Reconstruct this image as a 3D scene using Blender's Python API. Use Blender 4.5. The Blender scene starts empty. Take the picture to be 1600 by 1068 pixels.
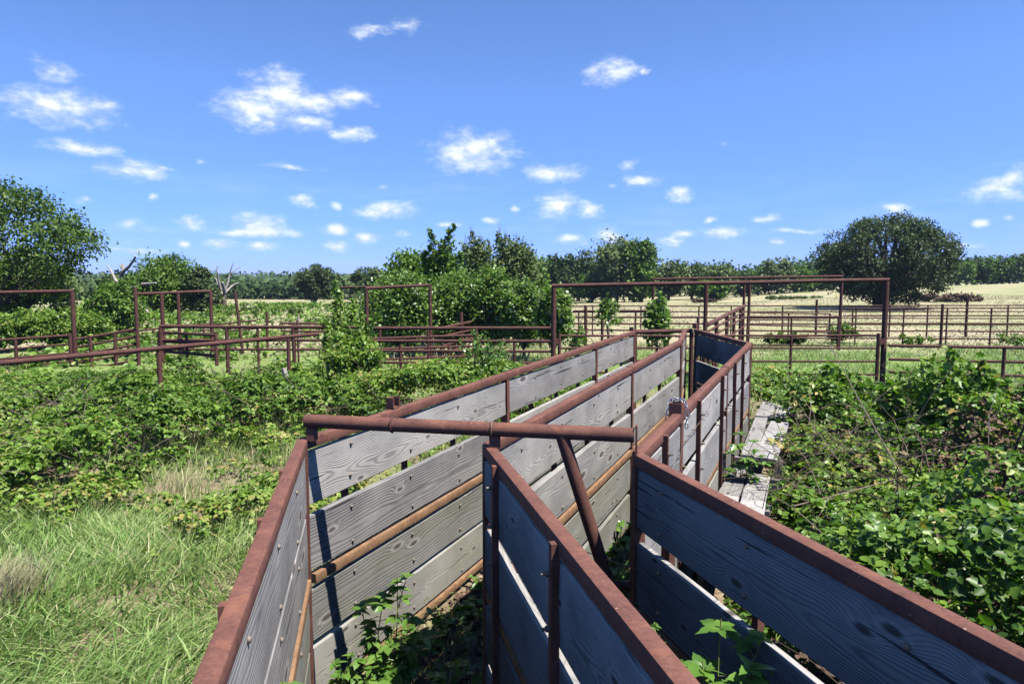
import bpy, math, random
import numpy as np
from mathutils import Vector, Matrix

R = math.radians
random.seed(7)
rng = np.random.default_rng(11)
scene = bpy.context.scene
col = scene.collection

# ---------------------------------------------------------------- camera
CAM_H, PITCH, F = 2.4, R(5.03), 1067.0          # metres, radians, focal length in photo pixels (1600 wide)
cam_data = bpy.data.cameras.new('camera')
cam_data.sensor_width = 36.0
cam_data.lens = 36.0 * F / 1600.0
cam_data.clip_start = 0.05
cam_data.clip_end = 9000
cam = bpy.data.objects.new('camera', cam_data)
cam.location = (0, 0, CAM_H)
cam.rotation_euler = (R(90) - PITCH, 0, 0)
col.objects.link(cam)
scene.camera = cam

# ---------------------------------------------------------------- sun, sky, exposure
SUN_EL, SUN_AZ = R(63), math.atan2(0.87, -0.50)   # azimuth measured from +Y towards +X
sun_dir = Vector((math.sin(SUN_AZ) * math.cos(SUN_EL), math.cos(SUN_AZ) * math.cos(SUN_EL), math.sin(SUN_EL)))
sun_data = bpy.data.lights.new('sun', 'SUN')
sun_data.energy = 5.0
sun_data.angle = R(0.53)
sun_data.color = (1.0, 0.955, 0.88)
sun = bpy.data.objects.new('sun', sun_data)
sun.rotation_euler = sun_dir.to_track_quat('Z', 'Y').to_euler()
sun.location = (30, -20, 60)
col.objects.link(sun)

scene.view_settings.view_transform = 'Standard'
scene.view_settings.look = 'None'
scene.view_settings.gamma = 1.0
scene.view_settings.exposure = 1.0
scene.view_settings.use_curve_mapping = False
scene.cycles.max_bounces = 7
scene.cycles.diffuse_bounces = 0
scene.cycles.glossy_bounces = 2
scene.cycles.transmission_bounces = 4
scene.cycles.transparent_max_bounces = 4
scene.cycles.use_denoising = True
scene.cycles.sample_clamp_indirect = 6.0


class NT:
    """small helper to write node trees"""
    def __init__(self, tree):
        self.t = tree
        tree.nodes.clear()

    def n(self, kind, *args, **props):
        nd = self.t.nodes.new('ShaderNode' + kind)
        for k, v in props.items():
            setattr(nd, k, v)
        for i, a in enumerate(args):
            if a is None:
                continue
            self.set(nd.inputs[i], a)
        return nd

    def set(self, sock, a):
        if hasattr(a, 'is_output'):
            self.t.links.new(a, sock)
        elif hasattr(a, 'outputs'):
            self.t.links.new(a.outputs[0], sock)
        else:
            sock.default_value = a

    def math(self, op, *args, clamp=False):
        return self.n('Math', *args, operation=op, use_clamp=clamp).outputs[0]

    def vmath(self, op, *args):
        nd = self.n('VectorMath', *args, operation=op)
        return nd.outputs['Value'] if op in ('LENGTH', 'DOT_PRODUCT', 'DISTANCE') else nd.outputs[0]

    def xyz(self, x, y, z):
        return self.n('CombineXYZ', x, y, z).outputs[0]

    def noise(self, vec, scale=1.0, detail=2.0, rough=0.5, dist=0.0, color=False):
        nd = self.n('TexNoise', vec)
        nd.inputs['Scale'].default_value = scale
        nd.inputs['Detail'].default_value = detail
        nd.inputs['Roughness'].default_value = rough
        nd.inputs['Distortion'].default_value = dist
        return nd.outputs['Color' if color else 0]

    def rng(self, v, a, b, c=0.0, d=1.0, kind='LINEAR'):
        nd = self.n('MapRange', interpolation_type=kind)
        for i, q in enumerate((v, a, b, c, d)):
            self.set(nd.inputs[i], q)
        return nd.outputs[0]

    def mix(self, fac, a, b, blend='MIX'):
        nd = self.n('Mix', data_type='RGBA', blend_type=blend)
        self.set(nd.inputs[0], fac)
        self.set(nd.inputs[6], a)
        self.set(nd.inputs[7], b)
        return nd.outputs[2]

    def ramp(self, fac, stops):
        nd = self.n('ValToRGB', fac)
        cr = nd.color_ramp
        while len(cr.elements) < len(stops):
            cr.elements.new(0.5)
        for e, (p, c) in zip(cr.elements, stops):
            e.position = p
            e.color = (*c, 1)
        return nd.outputs[0]


def rgb(*c):
    return (*c, 1.0)


# clouds: azimuth, elevation, half width, half height (degrees), thickness
CLOUDS = [(a, e, ra * 1.3, re * 1.3, min(1.0, s + (.22 if e < 5.6 else .04))) for a, e, ra, re, s in ((-33.14,11.83,3.23,1.31,0.75),(-33.14,13.85,1.18,0.96,0.5),(-30.69,12.14,1.57,0.59,0.5),(-31.59,9.21,2.55,0.64,0.55),(-28.42,8.08,1.82,0.8,0.85),(-26.63,8.3,0.93,0.36,0.4),(-20.07,12.91,2.58,1.18,0.9),(-18.17,14.28,1.81,1.35,0.95),(-15.8,13.86,2.45,0.92,0.7),(-13.09,14.26,2.1,0.79,0.6),(-16.42,12.19,1.85,0.8,0.7),(-12.9,11.67,2.01,0.67,0.5),(-10.75,19.4,2.27,0.57,0.3),(-8.23,19.54,1.63,0.7,0.3),(8.17,16.48,2.03,0.82,0.6),(9.8,16.32,1.21,0.55,0.4),(-3.26,10.46,2.89,1.38,0.95),(-0.53,10.47,1.58,0.5,0.6),(3.16,8.95,2.2,0.8,0.8),(10.6,8.17,1.32,0.55,0.75),(9.91,9.38,0.77,0.54,0.4),(8.24,7.72,0.52,0.3,0.4),(13.5,6.94,0.85,0.65,0.85),(3.76,6.25,1.42,0.92,0.95),(6.23,5.81,1.05,0.62,0.95),(35.04,6.15,2.07,0.76,0.7),(36.05,6.78,0.85,0.91,0.8),(-16.72,6.34,1.03,0.59,0.7),(-14.27,5.97,0.6,0.45,0.5),(-10.23,5.75,2.48,0.71,0.85),(-24.86,4.36,0.92,0.52,0.75),(-20.11,4.37,1.9,0.69,0.8),(-19.42,3.84,1.91,0.4,0.7),(-21.06,3.75,2.11,0.34,0.7),(-22.92,2.88,1.37,0.39,0.6),(-19.83,2.8,1.33,0.35,0.65),(-14.31,4.2,1.2,0.41,0.75),(-14.19,2.83,0.85,0.41,0.75),(-11.95,3.53,0.97,0.41,0.7),(-29.07,4.29,0.9,0.41,0.4),(-25.53,2.87,0.48,0.29,0.6),(-28.34,2.25,1.89,0.28,0.4),(17.02,3.9,1.25,0.45,0.75),(13.17,3.3,0.9,0.46,0.85),(14.21,3.85,0.9,0.36,0.6),(7.93,3.83,1.04,0.67,0.9),(4.78,3.43,1.48,0.52,0.45),(15.78,4.93,0.54,0.25,0.6),(20.33,4.85,1.2,0.29,0.7),(20.99,3.12,0.55,0.25,0.5),(29.03,5.25,0.88,0.41,0.6),(34.08,3.98,0.51,0.3,0.85),(35.66,4.33,0.38,0.21,0.5),(-24.03,9.03,0.8,0.28,0.15),(-10.96,7.51,0.71,0.4,0.2),(0.32,6.21,0.64,0.36,0.3),(-1.86,5.01,0.85,0.31,0.3),(-31.76,5.72,0.54,0.44,0.6),(17.08,10.64,0.96,0.24,0.12),(-17.85,8.83,2.91,0.34,0.08),(-27.55,6.24,0.59,0.37,0.25),(23.11,3.89,2.64,0.29,0.2),(-5.29,4.73,1.05,0.31,0.2),(32.29,2.47,2.23,0.27,0.25),(-8.96,3.92,0.83,0.31,0.3))]
rc = random.Random(3)
for k in range(26):      # the rest of the sky, round to the back of the viewer
    az = rc.uniform(46, 314)
    el = rc.uniform(2, 22)
    CLOUDS.append((az if az < 180 else az - 360, el, 0.5 + el * 0.16, 0.25 + el * 0.06, rc.uniform(.4, .9)))

world = bpy.data.worlds.new('World')
scene.world = world
world.use_nodes = True
w = NT(world.node_tree)
sky = w.n('TexSky', sky_type='NISHITA', sun_disc=False, sun_elevation=SUN_EL, sun_rotation=SUN_AZ,
          altitude=1500.0, air_density=0.7, dust_density=0.0, ozone_density=8.0)
SKY_K = 0.132
dirv = w.n('TexCoord').outputs['Generated']
sx = w.n('SeparateXYZ', dirv)
az = w.math('DEGREES', w.math('ARCTAN2', sx.outputs[0], sx.outputs[1]))
el = w.math('DEGREES', w.math('ARCSINE', sx.outputs[2]))
dn = w.vmath('MULTIPLY', dirv, (1.0, 1.0, 2.0))
big = w.n('SeparateColor', w.noise(dn, 16, 4, .6, 0, True))
amp = w.math('MULTIPLY_ADD', el, .13, .25)
az2 = w.math('MULTIPLY_ADD', w.math('SUBTRACT', big.outputs[0], .5), w.math('MULTIPLY', amp, 2.4), az)
el2 = w.math('MULTIPLY_ADD', w.math('SUBTRACT', big.outputs[1], .5), amp, el)
p2 = w.xyz(az2, el2, 0)
field = None
for (a, e, ra, re, s) in CLOUDS:
    d = w.vmath('LENGTH', w.vmath('MULTIPLY', w.vmath('SUBTRACT', p2, (a, e, 0)), (1 / ra, 1 / re, 0)))
    f_ = w.math('SUBTRACT', 0.50 + 0.58 * s, d)
    field = f_ if field is None else w.math('MAXIMUM', field, f_)
n1 = w.noise(dn, 34, 9, .62)
n2 = w.noise(w.vmath('ADD', dn, (5.1, 2.7, .3)), 90, 6, .6)
nn = w.math('ADD', w.math('MULTIPLY', w.math('SUBTRACT', n1, .5), 1.35), w.math('MULTIPLY', w.math('SUBTRACT', n2, .5), .45))
dens = w.rng(w.math('ADD', field, nn), -.12, 1.20, 0, 1, 'SMOOTHSTEP')
veil_n = w.noise(w.vmath('MULTIPLY', dirv, (1.0, 1.0, 5.0)), 7, 8, .62)
veil = w.math('MULTIPLY', w.rng(veil_n, .50, .80), w.math('MULTIPLY', w.rng(el, 0, 3, .55, 1.0), w.rng(el, 4, 11, .30, .0)))
dens = w.math('MAXIMUM', w.math('MULTIPLY', dens, .95), veil)
hs = w.n('HueSaturation')
hs.inputs['Hue'].default_value = .5
hs.inputs['Saturation'].default_value = 1.04
hs.inputs['Value'].default_value = 1.0
low = w.n('ValToRGB', w.math('DIVIDE', el, 30.0, clamp=True))
for e_, (p_, c_) in zip([low.color_ramp.elements[0], low.color_ramp.elements.new(.22), low.color_ramp.elements.new(.5), low.color_ramp.elements[-1]],
                        ((0, (.40, .40, .78)), (.22, (.71, .70, .93)), (.5, (1.0, .95, 1.0)), (1, (1.0, 1.0, 1.0)))):
    e_.position = p_; e_.color = (*c_, 1)
w.set(hs.inputs['Color'], w.mix(1.0, sky.outputs[0], low.outputs[0], 'MULTIPLY'))
n1b = w.noise(w.vmath('ADD', dn, (.006, 0, .022)), 34, 6, .6)
thick = w.rng(w.math('ADD', w.math('MULTIPLY', w.math('ADD', field, nn), .35), w.math('MULTIPLY', w.math('SUBTRACT', n1, n1b), 3.2)), -.25, .55)  # cloud thickness plus self-shading painted into the colour: sides facing up and sunward paler
ccol = w.mix(thick, rgb(2.75, 3.25, 4.15), rgb(4.5, 4.6, 4.75))
skyc = w.mix(dens, hs.outputs[0], ccol)
bg = w.n('Background', skyc, SKY_K)
w.n('OutputWorld', bg)


# ---------------------------------------------------------------- places
_c, _s = math.cos(PITCH), math.sin(PITCH)


def at(px, py, Y):
    """a reading of the photograph and a distance in metres straight ahead -> the place it is at"""
    v = -(py - 534) / F
    d = ((px - 800) / F, _c + v * _s, -_s + v * _c)
    t = Y / d[1]
    return Vector((d[0] * t, Y, CAM_H + d[2] * t))


def sstep(a, b, x):
    t = np.clip((x - a) / (b - a), 0, 1)
    return t * t * (3 - 2 * t)


def _hash(ix, iy, seed):
    h = (ix.astype(np.int64) * 374761393 + iy.astype(np.int64) * 668265263 + seed * 974711) & 0x7fffffff
    h = ((h ^ (h >> 13)) * 1274126177) & 0x7fffffff
    return ((h ^ (h >> 16)) & 0xffff) / 65535.0


def vnoise(x, y, seed=0):
    x = np.asarray(x, float); y = np.asarray(y, float)
    ix, iy = np.floor(x), np.floor(y)
    fx, fy = x - ix, y - iy
    fx, fy = fx * fx * (3 - 2 * fx), fy * fy * (3 - 2 * fy)
    a = _hash(ix, iy, seed); b = _hash(ix + 1, iy, seed); c = _hash(ix, iy + 1, seed); d = _hash(ix + 1, iy + 1, seed)
    return (a * (1 - fx) + b * fx) * (1 - fy) + (c * (1 - fx) + d * fx) * fy


def fnoise(x, y, seed=0):
    return .55 * vnoise(x, y, seed) + .3 * vnoise(x * 2.1, y * 2.1, seed + 5) + .15 * vnoise(x * 4.3, y * 4.3, seed + 9)


def ground_z(x, y):
    x = np.asarray(x, float); y = np.asarray(y, float)
    g = -.28 + .28 * sstep(4, 16, y)
    ratio = x / np.maximum(y, 20)
    k = np.interp(ratio, [-.8, -.37, .2, .33, .47, .6, .75], [-.9, -.7, -.35, 0, 1.0, 1.5, 2.0])
    yy = np.clip((y - 38) / 75, 0, 1)
    g = g + k * yy * yy * (3 - 2 * yy)
    g = g + .05 * (fnoise(x * .6, y * .6, 3) - .5) * sstep(5, 9, np.hypot(x, y - 3))
    g = g + .5 * (fnoise(x * .05, y * .05, 4) - .5) * sstep(45, 90, y)
    return g


def gz(x, y):
    return float(ground_z(x, y))


# ---------------------------------------------------------------- scene objects
def tag(o, label=None, cat=None, group=None, kind=None):
    if label: o['label'] = label
    if cat: o['category'] = cat
    if group: o['group'] = group
    if kind: o['kind'] = kind
    return o


def thing(name, loc, label, cat, group=None, rot=(0, 0, 0)):
    o = bpy.data.objects.new(name, None)
    o.empty_display_size = .2
    o.location = loc
    o.rotation_euler = rot
    col.objects.link(o)
    return tag(o, label, cat, group)


def link_mesh(name, me, mat, parent=None):
    if mat is not None and len(me.materials) == 0:
        me.materials.append(mat)
    o = bpy.data.objects.new(name, me)
    col.objects.link(o)
    if parent is not None:
        o.parent = parent
    return o


class MB:
    """collects vertices and faces and links them as one mesh object"""
    def __init__(self):
        self.v, self.f = [], []

    def add(self, vs, fs):
        b = len(self.v)
        self.v += [tuple(p) for p in vs]
        self.f += [tuple(i + b for i in q) for q in fs]
        return self

    def box(self, c, s, rot=None):
        hx, hy, hz = s[0] / 2, s[1] / 2, s[2] / 2
        vs = [Vector((x, y, z)) for x in (-hx, hx) for y in (-hy, hy) for z in (-hz, hz)]
        if rot is not None:
            vs = [rot @ p for p in vs]
        c = Vector(c)
        return self.add([p + c for p in vs], [(0, 1, 3, 2), (4, 6, 7, 5), (0, 4, 5, 1), (2, 3, 7, 6), (0, 2, 6, 4), (1, 5, 7, 3)])

    def tube(self, pts, radii, n=8, cap=True):
        pts = [Vector(p) for p in pts]
        if not hasattr(radii, '__len__'):
            radii = [radii] * len(pts)
        rings, prev = [], None
        for i, p in enumerate(pts):
            d = (pts[min(i + 1, len(pts) - 1)] - pts[max(i - 1, 0)])
            d = d.normalized() if d.length > 1e-9 else Vector((0, 0, 1))
            if prev is None:
                prev = d.orthogonal().normalized()
            u = (prev - d * prev.dot(d))
            u = u.normalized() if u.length > 1e-6 else d.orthogonal().normalized()
            prev = u
            v = d.cross(u)
            rings.append([p + (u * math.cos(2 * math.pi * k / n) + v * math.sin(2 * math.pi * k / n)) * radii[i] for k in range(n)])
        vs = [q for r in rings for q in r]
        fs = []
        for i in range(len(pts) - 1):
            for k in range(n):
                a, b = i * n + k, i * n + (k + 1) % n
                fs.append((a, b, b + n, a + n))
        if cap:
            fs.append(tuple(range(n - 1, -1, -1)))
            fs.append(tuple((len(pts) - 1) * n + k for k in range(n)))
        return self.add(vs, fs)

    def mesh(self, name, smooth=False):
        me = bpy.data.meshes.new(name)
        me.from_pydata(self.v, [], self.f)
        me.update()
        if smooth:
            me.polygons.foreach_set('use_smooth', [True] * len(me.polygons))
            me.set_sharp_from_angle(angle=R(42))
        return me

    def build(self, name, mat, parent=None, smooth=False):
        return link_mesh(name, self.mesh(name, smooth), mat, parent)


def quad_mesh(name, co, n_per, quads, tint, mat, parent=None):
    """n pieces of the same layout: co (n, n_per, 3), quads list of vertex tuples (all length 4 or 3)"""
    n = co.shape[0]
    me = bpy.data.meshes.new(name)
    me.vertices.add(n * n_per)
    me.vertices.foreach_set('co', co.reshape(-1).astype(np.float32))
    q = np.array(quads, dtype=np.int32)
    k = q.shape[1]
    idx = (q[None] + (np.arange(n, dtype=np.int32) * n_per)[:, None, None]).reshape(-1)
    nf = n * len(quads)
    me.loops.add(nf * k)
    me.loops.foreach_set('vertex_index', idx)
    me.polygons.add(nf)
    me.polygons.foreach_set('loop_start', np.arange(nf, dtype=np.int32) * k)
    me.update(calc_edges=True)
    at_ = me.attributes.new('tint', 'FLOAT', 'FACE')
    at_.data.foreach_set('value', np.repeat(tint, len(quads)).astype(np.float32))
    return link_mesh(name, me, mat, parent)


def unit(v):
    return v / np.maximum(np.linalg.norm(v, axis=-1, keepdims=True), 1e-9)


def leaves(name, pos, axis, nrm, size, tint, mat, parent=None, width=.36, fold=.25, detail=True, droop=.15):
    """leaves: blades folded along their midrib, from a foot, an axis and a face direction"""
    axis = unit(axis)
    side = unit(np.cross(nrm, axis))
    up = np.cross(axis, side)
    size = np.asarray(size).reshape(-1, 1)
    if detail:
        tpl = [(0, 0, 0), (.28, width, fold * width), (.68, width * .82, fold * width - droop * .4), (1, 0, -droop),
               (.68, -width * .82, fold * width - droop * .4), (.28, -width, fold * width)]
        quads = [(0, 1, 2, 3), (0, 3, 4, 5)]
    else:
        tpl = [(0, 0, 0), (.42, width, fold * width), (1, 0, -droop), (.42, -width, fold * width)]
        quads = [(0, 1, 2, 3)]
    co = np.stack([pos + size * (a * axis + s * side + u * up) for a, s, u in tpl], axis=1)
    return quad_mesh(name, co, len(tpl), quads, tint, mat, parent)


def blades(name, pos, height, lean, width, tint, mat, parent=None):
    """grass: bent tapering strips; lean (n, 2) how far the tip has swung sideways"""
    n = len(pos)
    a = rng.uniform(0, 2 * np.pi, n)
    sd = np.stack([np.cos(a), np.sin(a), np.zeros(n)], 1) * width[:, None]
    L = np.concatenate([lean, np.zeros((n, 1))], 1)
    Z = np.zeros((n, 3)); Z[:, 2] = height
    rows = []
    for t, wd in ((0, 1.0), (.4, .85), (.75, .55), (1.0, .08)):
        c = pos + Z * (t * (1 - .18 * t)) + L * t * t
        rows += [c - sd * wd, c + sd * wd]
    co = np.stack(rows, 1)
    return quad_mesh(name, co, 8, [(0, 1, 3, 2), (2, 3, 5, 4), (4, 5, 7, 6)], tint, mat, parent)


# ---------------------------------------------------------------- materials
def material(name):
    m = bpy.data.materials.new(name)
    m.use_nodes = True
    return m, NT(m.node_tree)


def finish(m, t, colr, rough, bump=None, bstr=.3, bdist=.01, spec=.4, metal=0.0):
    p = t.n('BsdfPrincipled')
    t.set(p.inputs['Base Color'], colr)
    t.set(p.inputs['Roughness'], rough)
    p.inputs['Specular IOR Level'].default_value = spec
    p.inputs['Metallic'].default_value = metal
    if bump is not None:
        b = t.n('Bump')
        b.inputs['Strength'].default_value = bstr
        b.inputs['Distance'].default_value = bdist
        t.set(b.inputs['Height'], bump)
        t.t.links.new(b.outputs[0], p.inputs['Normal'])
    t.n('OutputMaterial', p)
    return m


def rust_material(name, a, b, c, scale=1.0):
    m, t = material(name)
    P = t.n('NewGeometry').outputs['Position']
    rnd = t.n('ObjectInfo').outputs['Random']
    P = t.vmath('ADD', P, t.xyz(t.math('MULTIPLY', rnd, 13.0), 0, 0))
    n1 = t.noise(P, 5.5 * scale, 5, .62)
    n2 = t.noise(P, 60 * scale, 4, .65)
    n3 = t.noise(P, 330 * scale, 2, .6)
    base = t.ramp(t.math('MULTIPLY_ADD', n2, .45, t.math('MULTIPLY', n1, .6)), [(.36, b), (.52, a), (.68, c)])
    speck = t.rng(n3, .62, .72)
    base = t.mix(t.math('MULTIPLY', speck, .35), base, rgb(c[0] * 1.5, c[1] * 1.5, c[2] * 1.4))
    dark = t.rng(t.noise(P, 23 * scale, 3, .6), .30, .42, 1, 0)
    base = t.mix(t.math('MULTIPLY', dark, .45), base, rgb(b[0] * .6, b[1] * .55, b[2] * .6))
    vor = t.n('TexVoronoi', P)
    vor.inputs['Scale'].default_value = 13
    spot = t.rng(vor.outputs['Distance'], .035, .055, 1, 0)
    base = t.mix(t.math('MULTIPLY', spot, .5), base, rgb(.52, .38, .32))
    st = t.noise(t.vmath('MULTIPLY', P, (34.0, 34.0, 5.0)), 1, 4, .6)
    base = t.mix(t.rng(st, .56, .72, 0, .5), base, rgb(b[0] * .75, b[1] * .8, b[2] * .9))
    base = t.mix(t.rng(t.noise(P, 11 * scale, 5, .7), .56, .70, 0, .55), base, rgb(c[0] * 1.25, c[1] * 1.12, c[2] * .9))
    fl = t.noise(P, 120 * scale, 2, .5)
    base = t.mix(t.rng(fl, .72, .76, 0, .3), base, rgb(.34, .27, .24))
    rough = t.rng(n2, .3, .7, .66, .9)
    h = t.math('ADD', t.math('MULTIPLY', n3, .5), n2)
    return finish(m, t, base, rough, h, .4, .003, .2)


M = {}
M['rust'] = rust_material('rusted_square_tube', (.138, .060, .044), (.092, .043, .034), (.185, .083, .057))
M['pipe'] = rust_material('rusted_pipe', (.088, .039, .031), (.058, .028, .024), (.125, .057, .043))
M['rust_orange'] = rust_material('orange_rusted_angle', (.215, .125, .070), (.150, .078, .045), (.290, .180, .105))


def wood_material(name, light, dark, moss=None, moss_amt=.0, warm=None):
    m, t = material(name)
    tc = t.n('TexCoord').outputs['Object']
    s = t.n('SeparateXYZ', tc)
    x, y, z = s.outputs[0], s.outputs[1], s.outputs[2]
    rnd = t.n('ObjectInfo').outputs['Random']
    r2 = t.math('FRACT', t.math('MULTIPLY', rnd, 7.31))
    r3 = t.math('FRACT', t.math('MULTIPLY', rnd, 13.77))
    ox = t.math('MULTIPLY', rnd, 41.0)
    oz = t.math('MULTIPLY', rnd, 93.0)
    xo = t.math('ADD', x, ox)
    v1 = t.xyz(t.math('MULTIPLY', xo, .9), oz, t.math('MULTIPLY', z, 1.6))
    v2 = t.xyz(t.math('MULTIPLY', xo, 1.3), t.math('ADD', oz, 9.0), t.math('MULTIPLY', z, 1.2))
    yy = t.math('ADD', y, t.math('ADD', t.math('MULTIPLY_ADD', rnd, .06, .035), t.math('MULTIPLY', t.math('SUBTRACT', t.noise(v1, 1, 2), .5), t.math('MULTIPLY_ADD', r3, .22, .06))))
    zz = t.math('ADD', z, t.math('ADD', t.math('MULTIPLY_ADD', r2, .16, -.08), t.math('MULTIPLY', t.math('SUBTRACT', t.noise(v2, 1, 2), .5), .09)))
    r = t.math('SQRT', t.math('ADD', t.math('MULTIPLY', yy, yy), t.math('MULTIPLY', zz, zz)))
    vor = t.n('TexVoronoi', t.xyz(t.math('MULTIPLY', xo, 1.25), t.math('MULTIPLY_ADD', z, 3.4, oz), 0), voronoi_dimensions='2D')
    t.set(vor.inputs['Scale'], t.math('MULTIPLY_ADD', r2, .75, .55))
    kd = vor.outputs['Distance']
    km = t.rng(kd, 0.0, .27, 1, 0, 'SMOOTHSTEP')
    r = t.math('ADD', r, t.math('MULTIPLY', t.math('MULTIPLY', km, km), t.math('MULTIPLY_ADD', r2, .05, .015)))
    fine = t.noise(t.xyz(t.math('MULTIPLY', xo, 2.2), y, t.math('MULTIPLY_ADD', z, 26.0, oz)), 1, 4, .6)
    r = t.math('ADD', r, t.math('MULTIPLY', t.math('SUBTRACT', fine, .5), .010))
    sw = t.math('MULTIPLY_ADD', t.math('SINE', t.math('MULTIPLY', r, t.math('MULTIPLY_ADD', r3, 420.0, 330.0))), .5, .5)
    late = t.math('POWER', sw, 2.6)
    fib = t.noise(t.xyz(t.math('MULTIPLY', xo, 6.0), t.math('MULTIPLY', y, 60.0), t.math('MULTIPLY_ADD', z, 190.0, oz)), 1, 3, .65)
    vis = t.rng(t.noise(v2, 2.2, 2), .32, .62, .30, .95)
    amt = t.math('MULTIPLY', t.math('MULTIPLY', late, vis), t.math('MULTIPLY_ADD', r2, .75, .35))
    amt = t.math('ADD', t.math('MULTIPLY', amt, .72), t.math('MULTIPLY', t.rng(fib, .52, .75), .35), clamp=True)
    c = t.mix(amt, rgb(*light), rgb(*dark))
    stain = t.noise(t.xyz(t.math('MULTIPLY', xo, 2.2), oz, t.math('MULTIPLY', z, 4.0)), 1, 4, .6)
    c = t.mix(t.rng(stain, .35, .66, .75, 0), c, t.mix(.5, c, rgb(dark[0] * 1.1, dark[1] * 1.1, dark[2] * 1.15)))
    if moss is not None:
        mn = t.noise(t.xyz(t.math('MULTIPLY', xo, 1.5), oz, t.math('MULTIPLY', z, 5.0)), 1, 4, .6)
        c = t.mix(t.math('MULTIPLY', t.rng(mn, .36, .6), moss_amt), c, t.mix(.55, c, rgb(*moss)))
    wash = t.noise(t.xyz(t.math('MULTIPLY', xo, 1.6), t.math('ADD', oz, 2.0), t.math('MULTIPLY', z, 1.3)), 1, 3, .6)
    c = t.mix(t.rng(wash, .48, .72, 0, .5), c, rgb(light[0] * 1.22, light[1] * 1.2, light[2] * 1.17))
    c = t.mix(1.0, c, t.xyz(t.math('MULTIPLY_ADD', r3, .48, .74), t.math('MULTIPLY_ADD', r3, .47, .74), t.math('MULTIPLY_ADD', r3, .43, .76)), 'MULTIPLY')
    core = t.rng(kd, .03, .055, 1, 0)
    ring = t.rng(t.math('ABSOLUTE', t.math('SUBTRACT', kd, .075)), .0, .03, 1, 0)
    c = t.mix(t.math('MULTIPLY', ring, .55), c, rgb(light[0] * 1.25, light[1] * 1.22, light[2] * 1.2))
    c = t.mix(t.math('MULTIPLY', core, .85), c, rgb(.07, .055, .05))
    crack = t.noise(t.xyz(t.math('MULTIPLY', xo, 1.1), t.math('ADD', oz, 4.0), t.math('MULTIPLY', z, 42.0)), 1, 2, .5)
    ck = t.rng(crack, .685, .71)
    c = t.mix(t.math('MULTIPLY', ck, .85), c, rgb(.03, .03, .035))
    vb = t.math('SUBTRACT', t.math('MULTIPLY', fib, .35), t.math('ADD', t.math('MULTIPLY', late, .45), t.math('MULTIPLY', ck, 1.2)))
    return finish(m, t, c, .9, vb, .6, .005, .10)


M['wood'] = wood_material('weathered_grey_plank', (.345, .333, .312), (.066, .064, .066))
M['wood_moss'] = wood_material('lichened_grey_plank', (.285, .282, .265), (.078, .075, .068), (.215, .215, .11), .55)
M['wood_pale'] = wood_material('bleached_board', (.37, .36, .345), (.14, .13, .12))
M['wood_dark'] = wood_material('dark_rotting_board', (.26, .25, .235), (.07, .066, .06))


def flat_material(name, a, b, rough, scale=40, metal=0.0, spec=.4):
    m, t = material(name)
    P = t.n('NewGeometry').outputs['Position']
    return finish(m, t, t.mix(t.noise(P, scale, 3, .6), rgb(*a), rgb(*b)), rough, t.noise(P, scale * 3, 2), .2, .003, spec, metal)


M['steel'] = flat_material('galvanised_chain', (.55, .56, .58), (.30, .31, .34), .38, 60, .9)
M['bolt'] = flat_material('old_bolt', (.10, .075, .06), (.26, .22, .18), .6, 140, .2)
M['wire'] = flat_material('rusty_wire', (.11, .06, .045), (.20, .12, .085), .7, 90, .3)
M['bark'] = flat_material('bark', (.085, .067, .05), (.17, .14, .11), .9, 9)
M['deadwood'] = flat_material('bleached_deadwood', (.44, .40, .36), (.24, .20, .17), .9, 7)
M['twig'] = flat_material('dry_twig', (.27, .21, .165), (.12, .085, .065), .9, 12)
M['canestem'] = flat_material('vine_stem', (.115, .07, .05), (.06, .042, .03), .8, 12)
M['greenstem'] = flat_material('green_stem', (.14, .19, .05), (.20, .22, .08), .6, 20)


def leaf_material(name, stops, rough=.42, trans=.28, tcol=(1.0, 1.25, .45), spec=.45):
    m, t = material(name)
    tint = t.n('Attribute', attribute_name='tint').outputs['Fac']
    c = t.ramp(tint, stops)
    p = t.n('BsdfPrincipled')
    t.set(p.inputs['Base Color'], c)
    p.inputs['Roughness'].default_value = rough
    p.inputs['Specular IOR Level'].default_value = spec
    tr = t.n('BsdfTranslucent', t.mix(1.0, c, rgb(*tcol), 'MULTIPLY'))
    mx = t.n('MixShader', trans)
    t.set(mx.inputs[1], p.outputs[0])
    t.set(mx.inputs[2], tr.outputs[0])
    t.n('OutputMaterial', mx)
    return m


M['leaf_vine'] = leaf_material('vine_leaf', [(0, (.045, .098, .012)), (.3, (.095, .185, .022)), (.65, (.175, .285, .04)), (.9, (.29, .35, .09)), (1, (.34, .28, .09))], .42, .32, spec=.28)
M['leaf_thicket'] = leaf_material('thicket_leaf', [(0, (.045, .10, .014)), (.4, (.105, .205, .027)), (.75, (.20, .315, .045)), (.94, (.33, .36, .10)), (1, (.38, .29, .08))], .40, .32, spec=.3)
M['leaf_dead'] = leaf_material('dead_leaf', [(0, (.06, .038, .025)), (.6, (.14, .085, .055)), (1, (.26, .16, .09))], .8, .1, (1, 1, 1))
M['leaf_tree'] = leaf_material('tree_leaf', [(0, (.05, .105, .017)), (.5, (.11, .20, .032)), (1, (.20, .30, .055))], .5, .28, spec=.22)
M['leaf_great'] = leaf_material('great_tree_leaf', [(0, (.035, .075, .014)), (.5, (.078, .14, .025)), (1, (.15, .23, .045))], .5, .24, spec=.22)
M['leaf_oak'] = leaf_material('oak_leaf', [(0, (.033, .058, .021)), (.5, (.060, .094, .032)), (1, (.11, .145, .05))], .5, .16, spec=.22)
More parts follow.
